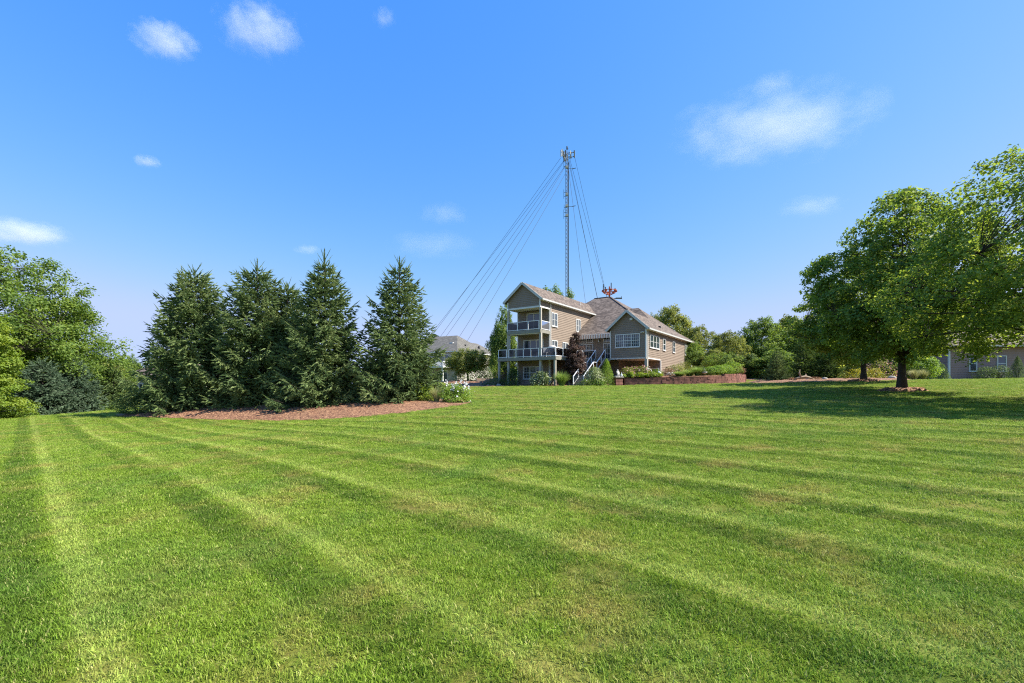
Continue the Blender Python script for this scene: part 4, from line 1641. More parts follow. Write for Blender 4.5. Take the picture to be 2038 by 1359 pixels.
# right-hand maples
MG = 'maples on the right-hand lawn'
t, c = broadleaf_meshes(21, tall(1795, 362, 24), 4.4, 2.1, 'maple', 860, 62, .175, .19, 'maple', .52, lean=(-.2, 0), n_limb=18, flat=.7)
m1 = tree_at(1795, 24)
place('maple', (t, c), m1, 0, 'big maple with a dark straight trunk in a small mulch ring on the right-hand lawn', 'maple', MG)
t, c = broadleaf_meshes(22, 10.6, 5.5, 2.3, 'maple_light', 900, 66, .135, .22, 'maple', .5, n_limb=20, flat=.7)
m2 = (20.4, 15.8, gz(20.4, 15.8) - .05)
place('maple', (t, c), m2, 0, 'nearest maple whose low crown reaches in from the right edge of the lawn', 'maple', MG)
t, c = broadleaf_meshes(23, tall(1718, 520, 34), 4.7, 1.7, 'maple', 480, 70, .20, .19, 'round', .7, n_limb=14)
m3 = tree_at(1719, 34)
place('maple', (t, c), m3, 0, 'farther maple with a short forked trunk standing beside the mulch bed', 'maple', MG)
for (x, y, z), rr_ in ((m1, .95), (m3, 1.0)):
    o = bed('mulch_bed', [(x + rr_ * math.cos(a) * 1.15, y + rr_ * math.sin(a)) for a in np.linspace(0, 6.28, 12, endpoint=False)], .16, seed=int(x))

# left-hand trees
t, c = broadleaf_meshes(31, tall(0, 470, 38), 6.0, .5, 'green', 620, 105, .22, .3, 'round', .95, flat=.85)
place('deciduous_tree', (t, c), tree_at(-8, 38), 0, 'tall leafy tree at the left edge of the lawn with a dense mid green crown', 'tree')
t, c = broadleaf_meshes(32, tall(115, 585, 42), 4.0, 1.0, 'green', 300, 90, .21, .2, 'round', .85, flat=.85)
place('deciduous_tree', (t, c), tree_at(118, 42), 0, 'looser tree with thin leaves at its right side leaning out of the left-hand tall tree', 'tree')
t, c = broadleaf_meshes(33, tall(0, 600, 32), 2.3, .25, 'lime', 190, 70, .17, .12, 'cone', .62, flat=.4)
place('deciduous_tree', (t, c), tree_at(-20, 32), 0, 'yellow green bushy tree low at the left edge of the photograph', 'tree')
BG = 'blue spruces left of the mulch island'
m = conifer_meshes(41, tall(85, 716, 37), 2.35, 'blue', levels=17, per=8, sprig=.36, fat=.05, step=.17, leader=.3, shape=.7)
place('blue_spruce', m, tree_at(84, 37), 0, 'wide blue green young spruce, left of the pair in front of the left-hand trees', 'spruce', BG)
m = conifer_meshes(42, tall(142, 712, 39.5), 2.1, 'blue', levels=17, per=8, sprig=.36, fat=.05, step=.17, leader=.35, shape=.75)
place('blue_spruce', m, tree_at(146, 39.5), 0, 'blue green young spruce, right of the pair in front of the left-hand trees', 'spruce', BG)
m = conifer_meshes(43, tall(228, 735, 44), 1.7, 'spruce', levels=13, per=8, sprig=.4, fat=.055, step=.18, leader=.3, shape=.7)
place('young_conifer', m, tree_at(226, 44), 0, 'young green conifer between the blue spruces and the mulch island', 'conifer')
# juniper and small plants of the island
me = shrub_mesh(51, 2.5, 2.0, 1.25, 'dark', 5200, .10, .25, ragged=.14, aspect=.35)
o = obj('juniper', me, None, ground_at(275, 29.0, .12))
tag(o, 'low spreading dark juniper at the left tip of the mulch island', 'shrub')
o = obj('shrub', shrub_mesh(52, 1.0, .8, .8, 'bright', 420, .14, .3), None, ground_at(318, 29.3))
tag(o, 'small light green leafy plant between the juniper and the leftmost island spruce', 'plant')
x, y, z = hit(915, 803)
fb = empty('flowering_shrub', (x - .35, y + .5, z), 0)
tag(fb, 'green bush with white flowers at the right tip of the mulch island', 'shrub')
obj('foliage', shrub_mesh(53, 1.6, 1.2, 1.0, 'bright', 2300, .11, .4, ragged=.2, fl='white', nfl=40, flsize=.12, up=.9), fb)
q = MB()
rng = np.random.default_rng(5)
P = []
for k in range(12):
    b_ = np.array([rng.normal() * .35 + .2, rng.normal() * .25, .6])
    e_ = b_ + np.array([rng.normal() * .1 + .08, rng.normal() * .1, rng.uniform(.25, .7)])
    q.tube([tuple(b_), tuple(e_)], [.012, .006], 4, cap=False)
    for j in range(16):
        P.append(e_ + rng.normal(size=3) * np.array([.05, .05, .09]))
P = np.array(P)
v_, T_ = leaf_faces(P, unit(rng.normal(size=(len(P), 3))), rng, .09, aspect=1)
obj('flower_spikes', np_mesh('flower_spikes', np.concatenate([v_, np.array(q.v, float)]), [T_, np.array(q.f) + len(v_)], [LF['white'], M['bark_grey']], pm=[0, 1], tint=[np.full(len(T_), .6), np.zeros(len(q.f))]), fb)
o = obj('ornamental_grass', clump_mesh(54, 1.1, 1.15, 'tan', 330, .014, .6), None, (x - 1.5, y + .9, z))
tag(o, 'thin straw coloured grass clump between the rightmost spruce and the white flowered bush', 'grass clump')
o = obj('shrub', shrub_mesh(55, 1.1, .9, 1.0, 'lime', 800, .12, .4, ragged=.2, up=.9), None, (x - 2.3, y + 1.6, z - .02))
tag(o, 'pale yellow green plant behind the straw grass by the rightmost island spruce', 'plant')

# ------------------------------------------------------------------ distant trees: a few grown kinds, copied with their parts
KIND = {}
for nm, a in (('g1', dict(seed=101, leaf='green', prof='round')), ('g2', dict(seed=102, leaf='olive', prof='round')), ('g3', dict(seed=103, leaf='dark', prof='egg')),
              ('g4', dict(seed=104, leaf='olive', prof='egg')), ('g5', dict(seed=105, leaf='green', prof='egg'))):
    KIND[nm] = broadleaf_meshes(a['seed'], 10.0, 4.2, .5, a['leaf'], 330, 78, .27, .2, a['prof'], .9, n_limb=10, flat=.8)
for nm, lf, sd in (('c1', 'spruce', 111), ('c2', 'dark', 112)):
    KIND[nm] = conifer_meshes(sd, 10.0, 3.1, lf, levels=20, per=8, sprig=.55, fat=.075, step=.26, leader=.5, shape=.75)
rnd = random.Random(4)


def far_tree(kind, px, Y, top, width, label, cat='tree', group=None, name=None):
    H = max(1.5, tall(px, top, Y))
    wid = width / F * Y / (8.6 if kind[0] == 'g' else 6.4)
    return place(name or ('conifer' if kind[0] == 'c' else 'deciduous_tree'), KIND[kind], tree_at(px, Y, -.1), rnd.uniform(0, 6.28), label, cat, group, (wid, wid, H / 10.0))


G1 = 'trees along the far left side'
far_tree('g1', 178, 62, 702, 75, 'rounded green tree just right of the blue spruces', 'tree', G1)
far_tree('g2', 212, 66, 706, 60, 'olive green tree in the gap left of the mulch island', 'tree', G1)
far_tree('g5', 245, 72, 702, 46, 'green tree beside the distant brown roof', 'tree', G1)
far_tree('g5', 262, 110, 702, 40, 'darker tree top behind the distant brown roof', 'tree', G1)
far_tree('g1', 60, 70, 660, 130, 'large green tree filling the gap behind the blue spruces', 'tree', G1)
far_tree('g2', 150, 54, 740, 70, 'low olive tree behind the right-hand blue spruce', 'tree', G1)
far_tree('g5', 196, 52, 742, 60, 'low bushy green tree behind the young conifer', 'tree', G1)
far_tree('g3', 20, 50, 690, 120, 'dark tree behind the yellow green tree at the left edge', 'tree', G1)
far_tree('g1', 330, 105, 712, 60, 'green tree far behind the leftmost island spruce', 'tree', G1)
G2 = 'trees behind the houses'
far_tree('g5', 1004, 62, 600, 58, 'tall green tree directly left of the porch wing', 'tree', G2)
far_tree('g5', 989, 74, 655, 30, 'smaller green tree between the grey house and the porch wing', 'tree', G2)
far_tree('g1', 1092, 76, 564, 90, 'treetop showing over the wing roof left of the radio tower', 'tree', G2)
far_tree('g1', 1124, 80, 573, 80, 'treetop showing over the wing roof at the foot of the radio tower', 'tree', G2)
far_tree('g2', 1336, 76, 602, 100, 'tall yellowish tree behind the right end of the main roof', 'tree', G2)
far_tree('g4', 1303, 84, 618, 60, 'tree just emerging above the slope of the sunroom roof', 'tree', G2)
far_tree('g2', 1392, 66, 643, 80, 'olive tree right of the house corner', 'tree', G2)
far_tree('g1', 1374, 60, 672, 56, 'green tree touching the right end wall of the house', 'tree', G2)
far_tree('g2', 1450, 60, 654, 74, 'thin topped yellowish tree behind the hedge on the wall', 'tree', G2)
far_tree('g4', 1420, 58, 690, 60, 'low olive tree behind the weeping tree', 'tree', G2)
far_tree('g1', 1470, 85, 665, 80, 'tree set back behind the thin topped yellowish tree', 'tree', G2)
G3 = 'trees behind the right-hand beds'
far_tree('g1', 1515, 66, 626, 92, 'large rounded tree right of the gap beside the raised bed', 'tree', G3)
far_tree('g2', 1570, 70, 622, 92, 'large rounded tree left of the far maple', 'tree', G3)
far_tree('g1', 1612, 64, 632, 95, 'green tree behind the left side of the big maple', 'tree', G3)
far_tree('g5', 1545, 56, 690, 110, 'low dense green tree at the back of the right-hand bed', 'tree', G3)
far_tree('g3', 1680, 62, 640, 110, 'dark tree behind the far maple trunk', 'tree', G3)
far_tree('g3', 1760, 60, 640, 120, 'dark tree behind the trunk of the big maple', 'tree', G3)
far_tree('g3', 1840, 58, 620, 120, 'dark tree left of the mauve house', 'tree', G3)
far_tree('g1', 1900, 70, 600, 120, 'tall green tree behind the mauve house roof', 'tree', G3)
far_tree('g5', 1990, 72, 590, 140, 'tall green tree behind the right end of the mauve house', 'tree', G3)
far_tree('g3', 1492, 58, 700, 60, 'low dark tree in shade right of the raised bed', 'tree', G3)
G4 = 'conifers in the right-hand bed'
far_tree('c1', 1546, 45, 695, 52, 'young pale tipped conifer at the left end of the right-hand bed', 'conifer', G4)
far_tree('c2', 1600, 47, 665, 64, 'dark conifer second from the left in the right-hand bed', 'conifer', G4)
far_tree('c2', 1650, 45.5, 680, 70, 'broad dark conifer in the right-hand bed left of the far maple trunk', 'conifer', G4)
far_tree('c2', 1690, 49, 690, 56, 'dark conifer just left of the golden shrub', 'conifer', G4)
far_tree('c2', 1772, 50, 690, 64, 'dark conifer between the two maple trunks', 'conifer', G4)
far_tree('c2', 1858, 52, 680, 70, 'dark conifer against the left corner of the mauve house', 'conifer', G4)
# a far-off wood closing the horizon
wood_xy = []
rng = np.random.default_rng(77)
for k in range(150):
    a = rng.uniform(R(-62), R(62))
    d_ = rng.uniform(150, 230)
    wood_xy.append((d_ * math.sin(a), d_ * math.cos(a) + 10, rng.uniform(7, 11)))
C_, Rd = [], []
for x, y, h in wood_xy:
    g0 = gz(x, y)
    for k in range(16):
        C_.append((x + rng.normal() * 3.2, y + rng.normal() * 3.2, g0 + h * rng.uniform(.1, .95)))
        Rd.append(rng.uniform(1.6, 2.6))
o = obj('distant_wood', crown_mesh('distant_wood', np.array(C_), np.array(Rd), 26, rng, .95, LF['green'], upbias=.7))
tag(o, kind='stuff', label='low belt of far-off woodland along the horizon', cat='wood')

# ------------------------------------------------------------------ garden plants at the main house
def sh(px, Y, w, d, h, leaf, label, seed, z=None, n=1500, size=.09, cat='shrub', name='shrub', **kw):
    x = xa(px, Y)
    o = obj(name, shrub_mesh(seed, w, d, h, leaf, n, size, **kw), None, (x, Y, (gz(x, Y) if z is None else z) - .03))
    return tag(o, label, cat)


# crab apple by the grey house
t, c = broadleaf_meshes(61, tall(938, 693, 64), 2.9, 1.35, 'olive', 260, 80, .17, .13, 'round', .62, n_limb=9, flat=.9)
place('ornamental_tree', (t, c), tree_at(931, 64), 0, 'round headed small tree with several slim stems in front of the grey house', 'tree')
sh(952, 62, 3.6, 3, 2.0, 'bright', 'green shrub at the right foot of the round headed small tree', 201, n=1200, size=.16)
sh(968, 66, 3.0, 2.5, 2.3, 'dark', 'dark green shrub beside the corner of the grey house', 202, n=1000, size=.16)
sh(984, 60, 2.5, 2.3, 2.1, 'green', 'green shrub left of the open deck post', 203, n=1000, size=.15)
sh(912, 66, 2.0, 2.0, 1.4, 'green', 'low shrub at the foundation of the grey house', 204, n=700, size=.15)
q = MB()
for k in range(4):
    q.box(-1.5, 1.5, k * .45, k * .45 + .3, -.2, .12 + k * .16)
x, y = xa(975, 58), 58
o = q.build('timber_steps', M['wood'], None, (x, y, gz(x, y) - .05), .25)
tag(o, 'short flight of landscape timber steps in the mulch left of the porch wing', 'steps')
x, y, _ = L(-4.6, .8)
o = obj('shrub', shrub_mesh(205, 2.0, 1.8, 1.7, 'rust', 1500, .11, .3, ragged=.12), None, (x, y, gz(x, y) - .05))
tag(o, 'rusty brown leaved shrub under the open end of the lower deck', 'shrub')
x, y, _ = L(-3.1, -.35)
o = obj('shrub', shrub_mesh(206, 1.6, 1.3, 1.9, 'dark', 1900, .10, .35, ragged=.12), None, (x, y, gz(x, y) - .05))
tag(o, 'upright dark green shrub in front of the left porch post', 'shrub')
x, y, _ = L(-4.9, -.6)
o = obj('shrub', shrub_mesh(207, 2.4, 1.4, .85, 'dark', 1500, .09, .3), None, (x, y, gz(x, y) - .05))
tag(o, 'low dark green shrub left of the porch wing', 'shrub')
o = obj('shrub', shrub_mesh(208, 1.0, .8, .5, 'blue', 700, .07, .2), None, (*L(-6.3, -.8)[:2], gz(*L(-6.3, -.8)[:2]) - .03))
tag(o, 'small bluish ground hugging juniper at the left tip of the porch bed', 'shrub')
rr = random.Random(3)
for (lx, ly), s, lab in (((-4.3, -1.2), .26, 'pale rounded field stone below the left porch post'), ((-5.6, -1.25), .20, 'small pale stone at the edge of the low dark shrub')):
    b_ = MB()
    bm_ = [(s * rr.uniform(.8, 1.2), 0)]
    b_.lathe([(s * 1.2, -.05), (s * 1.3, s * .35), (s * .95, s * .75), (s * .3, s * .9)], n=9)
    b_.v = [(x + rr.uniform(-.03, .03), y * .7 + rr.uniform(-.03, .03), z + rr.uniform(-.02, .02)) for x, y, z in b_.v]
    x, y, _ = L(lx, ly)
    tag(b_.build('garden_stone', M['rock'], None, (x, y, gz(x, y)), rr.uniform(0, 3), True), lab, 'stone')
x, y, _ = L(.55, -.75)
o = obj('shrub', shrub_mesh(209, 1.9, 1.5, 1.45, 'dark', 1700, .11, .3, fl='varieg', nfl=420, flsize=.11), None, (x, y, gz(x, y) - .05))
tag(o, 'dark rounded shrub sprinkled with cream leaves below the deck corner', 'shrub')
x, y, _ = L(2.75, -.55)
o = obj('ornamental_grass', clump_mesh(210, 2.1, 1.75, 'grassy', 900, .016, .8), None, (x, y, gz(x, y) - .03))
tag(o, 'big arching clump of green ornamental grass left of the staircase foot', 'grass clump')
# purple-leaved tree
t, c = broadleaf_meshes(62, tall(1148, 655, 46.6), 1.0, .4, 'purple', 160, 95, .13, .09, 'egg', .42, n_limb=9)
x, y, _ = L(2.65, 2.5)
place('purple_leaf_tree', (t, c), (x, y, gz(x, y) - .05), 0, 'dark purple leaved small tree between the deck corner and the staircase', 'tree')
x, y, _ = L(5.62, .8)
o = obj('shrub', shrub_mesh(211, 1.9, 1.8, 1.75, 'varieg', 6500, .10, .22, up=.8), None, (x, y, gz(x, y) - .05))
tag(o, 'full cream and green variegated bush right of the staircase', 'shrub')
x, y, _ = L(5.3, -.25)
o = obj('shrub', shrub_mesh(212, 1.6, 1.0, .65, 'green', 1000, .09, .3, ragged=.15), None, (x, y, gz(x, y) - .03))
tag(o, 'low green perennial below the variegated bush', 'plant')
x, y, _ = L(6.2, .35)
o = obj('shrub', shrub_mesh(213, 1.3, .9, .7, 'bright', 800, .10, .35, ragged=.2), None, (x, y, gz(x, y) - .03))
tag(o, 'low bright green perennial at the foot of the cone shaped spruce', 'plant')
x, y, _ = L(6.55, 1.35)
o = obj('dwarf_conifer', shrub_mesh(214, 1.75, 1.7, 2.55, 'bright', 6500, .07, .10, cone=.62, ragged=.03, aspect=.4), None, (x, y, gz(x, y) - .05))
tag(o, 'neat cone shaped dwarf spruce between the variegated bush and the statue', 'conifer')
# raised bed: plants along the wall
def tb(px, Y):
    x = xa(px, Y)
    return (x, Y, float(topz(x, Y)) + .06)


for px, Y, w, h, sd, lab in ((1247, 45.2, 1.5, 1.0, 221, 'pale flowered hydrangea at the left end of the hydrangea row behind the wall'), (1262, 45.6, 1.7, 1.05, 222, 'fading hydrangea in the middle of the hydrangea row behind the wall'),
                             (1279, 45.4, 1.7, 1.1, 223, 'fading hydrangea at the right end of the hydrangea row near the corner post')):
    o = obj('hydrangea', shrub_mesh(sd, w, 1.3, h, 'olive', 1100, .11, .3, fl='pink', nfl=55, flsize=.13), None, tb(px, Y))
    tag(o, lab, 'shrub', 'hydrangeas behind the wall')
for px, Y, w, h, sd, lab in ((1241, 43.95, .7, .30, 231, 'small lime hosta next to the statue pier'), (1255, 43.9, .75, .5, 232, 'upright lime hosta second along the wall from the pier'), (1274, 43.8, 1.0, .42, 233, 'broad lime hosta third along the wall from the pier'),
                             (1285, 43.8, .7, .35, 234, 'lime hosta at the foot of the corner post'), (1298, 43.9, 1.0, .5, 235, 'lime hosta below the curved white pipe'), (1310, 44.0, .8, .35, 236, 'small lime hosta beside the white heron ornament')):
    o = obj('hosta', shrub_mesh(sd, w, w, h, 'lime', 260, .17, .2, aspect=.7, up=.9), None, tb(px, Y))
    tag(o, lab, 'plant', 'hostas along the wall')
sh(1306, 45.2, 1.3, 1.0, .8, 'green', 'mid green perennial under the sunroom overhang right of the corner post', 241, z=tb(1306, 45.2)[2], n=800, size=.1)
p0_ = tb(1302, 44.7)
q = MB().tube([(0, 0, -.1), (-.12, 0, .35), (-.36, 0, .75), (-.6, 0, .82), (-.72, 0, .74)], [.03, .03, .028, .025, .022], 6)
tag(q.build('garden_hook', M['rail'], None, p0_, 0), 'curved white pipe rising from the hostas under the sunroom', 'pipe')
hp = tb(1313, 44.2)
q = MB().tube([(-.03, 0, 0), (-.03, 0, .32)], .012, 5).tube([(.04, 0, 0), (.04, 0, .32)], .012, 5)
q.tube([(-.14, 0, .30), (0, 0, .40), (.1, 0, .47), (.12, 0, .62), (.08, 0, .76), (.10, 0, .84), (.22, 0, .83)], [.02, .09, .07, .03, .028, .035, .006], 8)
tag(q.build('heron_ornament', M['rail'], None, hp, 2.6), 'slim white heron ornament at the end of the sunroom overhang', 'ornament')
sh(1330, 45.6, 1.3, 1.2, .9, 'rust', 'reddish brown shrub against the lower side wall of the house', 242, z=tb(1330, 45.6)[2], n=900, size=.09)
sh(1345, 46.5, 2.2, 1.6, 1.25, 'olive', 'olive and bronze shrub below the small side windows', 243, z=tb(1345, 46.5)[2], n=1500, size=.1)
sh(1361, 47.5, 2.2, 1.6, 1.55, 'olive', 'yellowish shrub at the far corner of the house', 244, z=tb(1361, 47.5)[2], n=1500, size=.1, fl='white', nfl=14, flsize=.15)
for px, Y, w, h, sd, lab in ((1352, 44.2, 1.9, .62, 251, 'low soft green grass clump behind the middle of the wall'), (1372, 44.6, 1.8, .85, 252, 'soft green grass clump left of the rounded one on the wall')):
    o = obj('ornamental_grass', clump_mesh(sd, w, h, 'grassy', 620, .014, .8), None, tb(px, Y))
    tag(o, lab, 'grass clump')
o = obj('ornamental_grass', clump_mesh(253, 1.9, 1.15, 'grassy', 900, .014, .75), None, tb(1389, 44.7))
tag(o, 'rounded bright green grass clump where the wall steps up', 'grass clump')
q = MB().lathe([(.05, 0), (.24, .1), (.26, .22), (.2, .24)], n=12).lathe([(.05, .25), (.1, .34), (.07, .46), (.02, .52)], n=8)
tag(q.build('garden_ornament', M['rock'], None, (xa(1402, 44.3), 44.3, 2.62), 0), 'small grey stone ornament sitting where the wall steps up', 'ornament')
HGp = 'green hedge shrubs on the raised bed'
for px, Y, w, h, sd, lab in ((1413, 45.2, 1.6, .7, 261, 'leftmost bush of the clipped green hedge on the raised bed'), (1428, 45.5, 1.7, .8, 262, 'second bush from the left of the clipped green hedge on the raised bed'),
                             (1443, 46.2, 1.8, .9, 263, 'third bush from the left of the clipped green hedge on the raised bed'), (1458, 47.4, 2.0, 1.2, 264, 'tallest rightmost bush of the clipped green hedge on the raised bed')):
    b_ = tb(px, Y)
    o = obj('hedge_shrub', shrub_mesh(sd, w, 1.5, h, 'bright', 1700, .10, .2), None, (b_[0], b_[1], b_[2] + .22))
    tag(o, lab, 'shrub', HGp)
b_ = tb(1474, 47.6)
o = obj('shrub', shrub_mesh(265, .9, .9, .75, 'rust', 700, .08, .3), None, (b_[0], b_[1], b_[2] + .2))
tag(o, 'small purplish shrub at the rounded right end of the wall', 'shrub')
t, c = broadleaf_meshes(63, 2.7, 1.9, 1.0, 'green', 90, 60, .13, .09, 'round', .42, n_limb=9, flat=.9)
b_ = tb(1437, 50)
place('weeping_tree', (t, c), (b_[0], b_[1], b_[2] - .1), 0, 'low umbrella shaped weeping tree behind the hedge on the raised bed', 'tree')
x, y, z = L(9.25, 13.4, .9)
wc = MB().lathe([(.75, 0), (.72, .18), (.5, .36), (.15, .45)], n=16)
o = wc.build('window_well_cover', M['rail'], None, (x, y, 2.55), 0, True)
o.scale = (1, .8, 1)
tag(o, 'pale dome cover over a basement window well at the house wall', 'cover')

# ------------------------------------------------------------------ right-hand beds
def shg(px, Y, *a, **k):
    return sh(px, Y, *a, **k)


shg(1703, 40, 1.7, 1.4, 1.0, 'yellow', 'golden leaved shrub just left of the far maple trunk', 301, n=1000, size=.12, lump=.6, ragged=.25)
shg(1738, 41, 1.5, 1.3, 1.05, 'yellow', 'golden green shrub right of the far maple trunk', 302, n=900, size=.12, lump=.6, ragged=.25)
shg(1749, 43, 2.4, 1.8, 2.0, 'olive', 'shrub with pinkish seed heads behind the golden shrubs', 303, n=1500, size=.11, fl='pink', nfl=300, flsize=.10, ragged=.2)
shg(1792, 44, 1.5, 1.3, .9, 'rust', 'low russet shrub behind the trunk of the big maple', 304, n=700, size=.1)
t, c = broadleaf_meshes(64, 2.35, 1.6, .3, 'bright', 110, 75, .12, .08, 'round', .42, n_limb=8, flat=.9)
place('weeping_tree', (t, c), tree_at(1826, 40), 0, 'small drooping tree above the pale grass between the big maple and the mauve house', 'tree')
PG = 'pale grass clumps right of the big maple'
for px, Y, sd, lab in ((1820, 37.5, 311, 'pale straw grass clump, the left of the two beside the big maple'), (1838, 37.8, 312, 'pale straw grass clump, the right of the two beside the big maple')):
    o = obj('ornamental_grass', clump_mesh(sd, 1.1, 1.05, 'tan', 520, .013, .5), None, ground_at(px, Y))
    tag(o, lab, 'grass clump', PG)
x = xa(1874, 43.6)
o = obj('dwarf_conifer', shrub_mesh(313, 1.5, 1.4, 1.65, 'dark', 4200, .07, .12, cone=.55, ragged=.03, aspect=.4), None, (x, 43.6, gz(x, 43.6) - .05))
tag(o, 'stout cone shaped dwarf spruce at the left corner of the mauve house', 'conifer')
shg(1962, 43.8, 2.2, 1.3, 1.2, 'dark', 'left dark foundation bush under the second window of the mauve house', 314, n=1600, size=.09)
shg(1990, 44.0, 2.1, 1.3, 1.3, 'dark', 'right dark foundation bush in front of the mauve house', 315, n=1600, size=.09)
x = xa(2025, 42.5)
o = obj('dwarf_conifer', shrub_mesh(316, 1.45, 1.4, 2.15, 'dark', 4200, .07, .10, cone=.75, ragged=.03, aspect=.4), None, (x, 42.5, gz(x, 42.5) - .05))
tag(o, 'pointed dwarf conifer in front of the entry door of the mauve house', 'conifer')
# bed clutter: driftwood, stones, orange ground cover
x, y = xa(1597, 40.5), 40.5
q = MB().tube([(-.7, 0, .1), (-.2, .1, .22), (.3, 0, .28), (.7, -.1, .18), (1.1, .1, .1)], [.05, .11, .13, .09, .03], 8).tube([(-.1, .05, .22), (-.22, .1, .65), (-.15, .1, .95)], [.09, .06, .02], 7).tube([(.3, 0, .25), (.5, .3, .55)], [.07, .02], 6)
tag(q.build('driftwood', M['wood'], None, (x, y, gz(x, y) + .2), 0, True), 'bleached branching driftwood log lying on the right-hand mulch bed', 'driftwood')
for px, Y, w, sd, lab in ((1577, 41.5, .9, 321, 'rusty orange low plant left of the driftwood'), (1623, 40.0, 1.1, 322, 'rusty orange low plant right of the driftwood')):
    x = xa(px, Y)
    o = obj('shrub', shrub_mesh(sd, w, .7, .32, 'rust', 420, .08, .2), None, (x, Y, gz(x, Y) + .12))
    tag(o, lab, 'plant', 'rusty plants by the driftwood')
for px, Y, s, lab in ((1641, 41.5, .22, 'grey field stone near the middle of the right-hand mulch bed'), (1609, 42, .2, 'grey field stone behind the driftwood'), (1775, 39.0, .24, 'grey field stone at the right end of the mulch bed by the big maple')):
    b_ = MB().lathe([(s * 1.2, -.05), (s * 1.3, s * .4), (s * .9, s * .85), (s * .3, s)], n=9)
    b_.v = [(x + rr.uniform(-.03, .03), y * .8 + rr.uniform(-.03, .03), z + rr.uniform(-.02, .02)) for x, y, z in b_.v]
    x = xa(px, Y)
    tag(b_.build('garden_stone', M['rock'], None, (x, Y, gz(x, Y) + .17), rr.uniform(0, 3), True), lab, 'stone')
shg(1512, 56, 1.8, 1.4, .9, 'bright', 'low light green plant at the left end of the pale path bed', 323, n=600, size=.13, cat='plant')
shg(1528, 56.5, 1.4, 1.2, .7, 'bright', 'low light green plant in the pale bed left of the young conifer', 324, n=500, size=.13, cat='plant')
o = obj('shrub', shrub_mesh(325, 2.2, 1.6, .8, 'bright', 900, .13, .3), None, ground_at(205, 43))
tag(o, 'low fresh green ground plant at the lawn edge below the young conifer', 'plant')
o = obj('shrub', shrub_mesh(326, 2.4, 1.6, .6, 'green', 900, .13, .3), None, ground_at(178, 42))
tag(o, 'low green ground plant at the foot of the right-hand blue spruce', 'plant')
o = obj('shrub', shrub_mesh(327, 2.0, 1.4, .55, 'bright', 700, .13, .3), None, ground_at(40, 34.5))
tag(o, 'low green plant at the lawn edge left of the blue spruces', 'plant')

# ================================================================== GRASS
def tuft_mesh(seed, r, n, h, bw):
    rng = np.random.default_rng(seed)
    a = rng.uniform(0, 6.28, n)
    rr_ = r * np.sqrt(rng.uniform(0, 1, n))
    B = np.stack([rr_ * np.cos(a), rr_ * np.sin(a), np.full(n, -.01)], 1)
    la = rng.uniform(0, 6.28, n)
    ln = np.abs(rng.normal(size=n)) * .55 + .15
    hd = np.stack([np.cos(la), np.sin(la), np.zeros(n)], 1)
    Lh = (h * rng.uniform(.45, 1.15, n))[:, None]
    ln = ln[:, None]
    sd = unit(np.cross(hd, [0, 0, 1.0]) + rng.normal(size=(n, 3)) * .2)
    up = np.array([0, 0, 1.0])
    m_ = B + (up * .62 + hd * ln * .35) * Lh
    t_ = B + (up * .85 + hd * ln * 1.0) * Lh
    w = bw * rng.uniform(.7, 1.3, (n, 1))
    V = np.stack([B - sd * w * .5, B + sd * w * .5, m_ + sd * w * .42, m_ - sd * w * .42, t_], 1).reshape(-1, 3)
    b = np.arange(n)[:, None] * 5
    tn = rng.uniform(0, 1, n)
    return np_mesh('tuft', V, [b + [0, 1, 2, 3], b + [3, 2, 4]], [M['blade']], tint=[tn, tn])


def inside(P, E):
    x, y = P[:, 0], P[:, 1]
    r = np.zeros(len(P), bool)
    j = len(E) - 1
    for i in range(len(E)):
        c_ = ((E[i, 1] > y) != (E[j, 1] > y)) & (x < (E[j, 0] - E[i, 0]) * (y - E[i, 1]) / (E[j, 1] - E[i, 1] + 1e-12) + E[i, 0])
        r ^= c_
        j = i
    return r


tc = bpy.data.collections.new('tufts')
for i in range(6):
    tc.objects.link(bpy.data.objects.new('grass_tuft', tuft_mesh(500 + i, .10, 90, .036, .0044)))
rng = np.random.default_rng(9)
pts, scl = [], []
for y0, y1, den, s in ((1.2, 5, 220, 1.0), (5, 11, 105, 1.25), (11, 18, 44, 1.75), (18, 30, 17, 2.4), (30, 48, 6.5, 3.4), (48, 70, 2.2, 5)):
    xm = 1.25 * y1 + 3.5
    n = int(2 * xm * (y1 - y0) * den)
    P = np.stack([rng.uniform(-xm, xm, n), rng.uniform(y0, y1, n)], 1)
    P = P[np.abs(P[:, 0]) < 1.25 * P[:, 1] + 3.5]
    pts.append(P)
    scl.append(np.full(len(P), s) * rng.uniform(.8, 1.25, len(P)))
P, sc_ = np.concatenate(pts), np.concatenate(scl)
keep = np.ones(len(P), bool)
for E in BEDS:
    keep &= ~inside(P, E)
# nothing grows inside the buildings or on the raised bed
loc = np.stack([(P[:, 0] - O[0]) * ca + (P[:, 1] - O[1]) * sa, -(P[:, 0] - O[0]) * sa + (P[:, 1] - O[1]) * ca], 1)
keep &= ~((loc[:, 0] > -4) & (loc[:, 0] < 9) & (loc[:, 1] > -.5))
P, sc_ = P[keep], sc_[keep]
gm = bpy.data.meshes.new('grass')
V = np.column_stack([P, hgt(P[:, 0], P[:, 1])])
gm.vertices.add(len(V))
gm.vertices.foreach_set('co', V.astype(np.float32).ravel())
u_ = P[:, 0] * .683 + P[:, 1] * .730
lean = np.where(((u_ + .35) / 1.65) % 1 < .5, 1.0, -1.0) * .16
rot = np.column_stack([lean + rng.normal(size=len(P)) * .08, rng.normal(size=len(P)) * .08, rng.uniform(0, 6.28, len(P))])
a_ = gm.attributes.new('rot', 'FLOAT_VECTOR', 'POINT')
a_.data.foreach_set('vector', rot.astype(np.float32).ravel())
a_ = gm.attributes.new('scl', 'FLOAT_VECTOR', 'POINT')
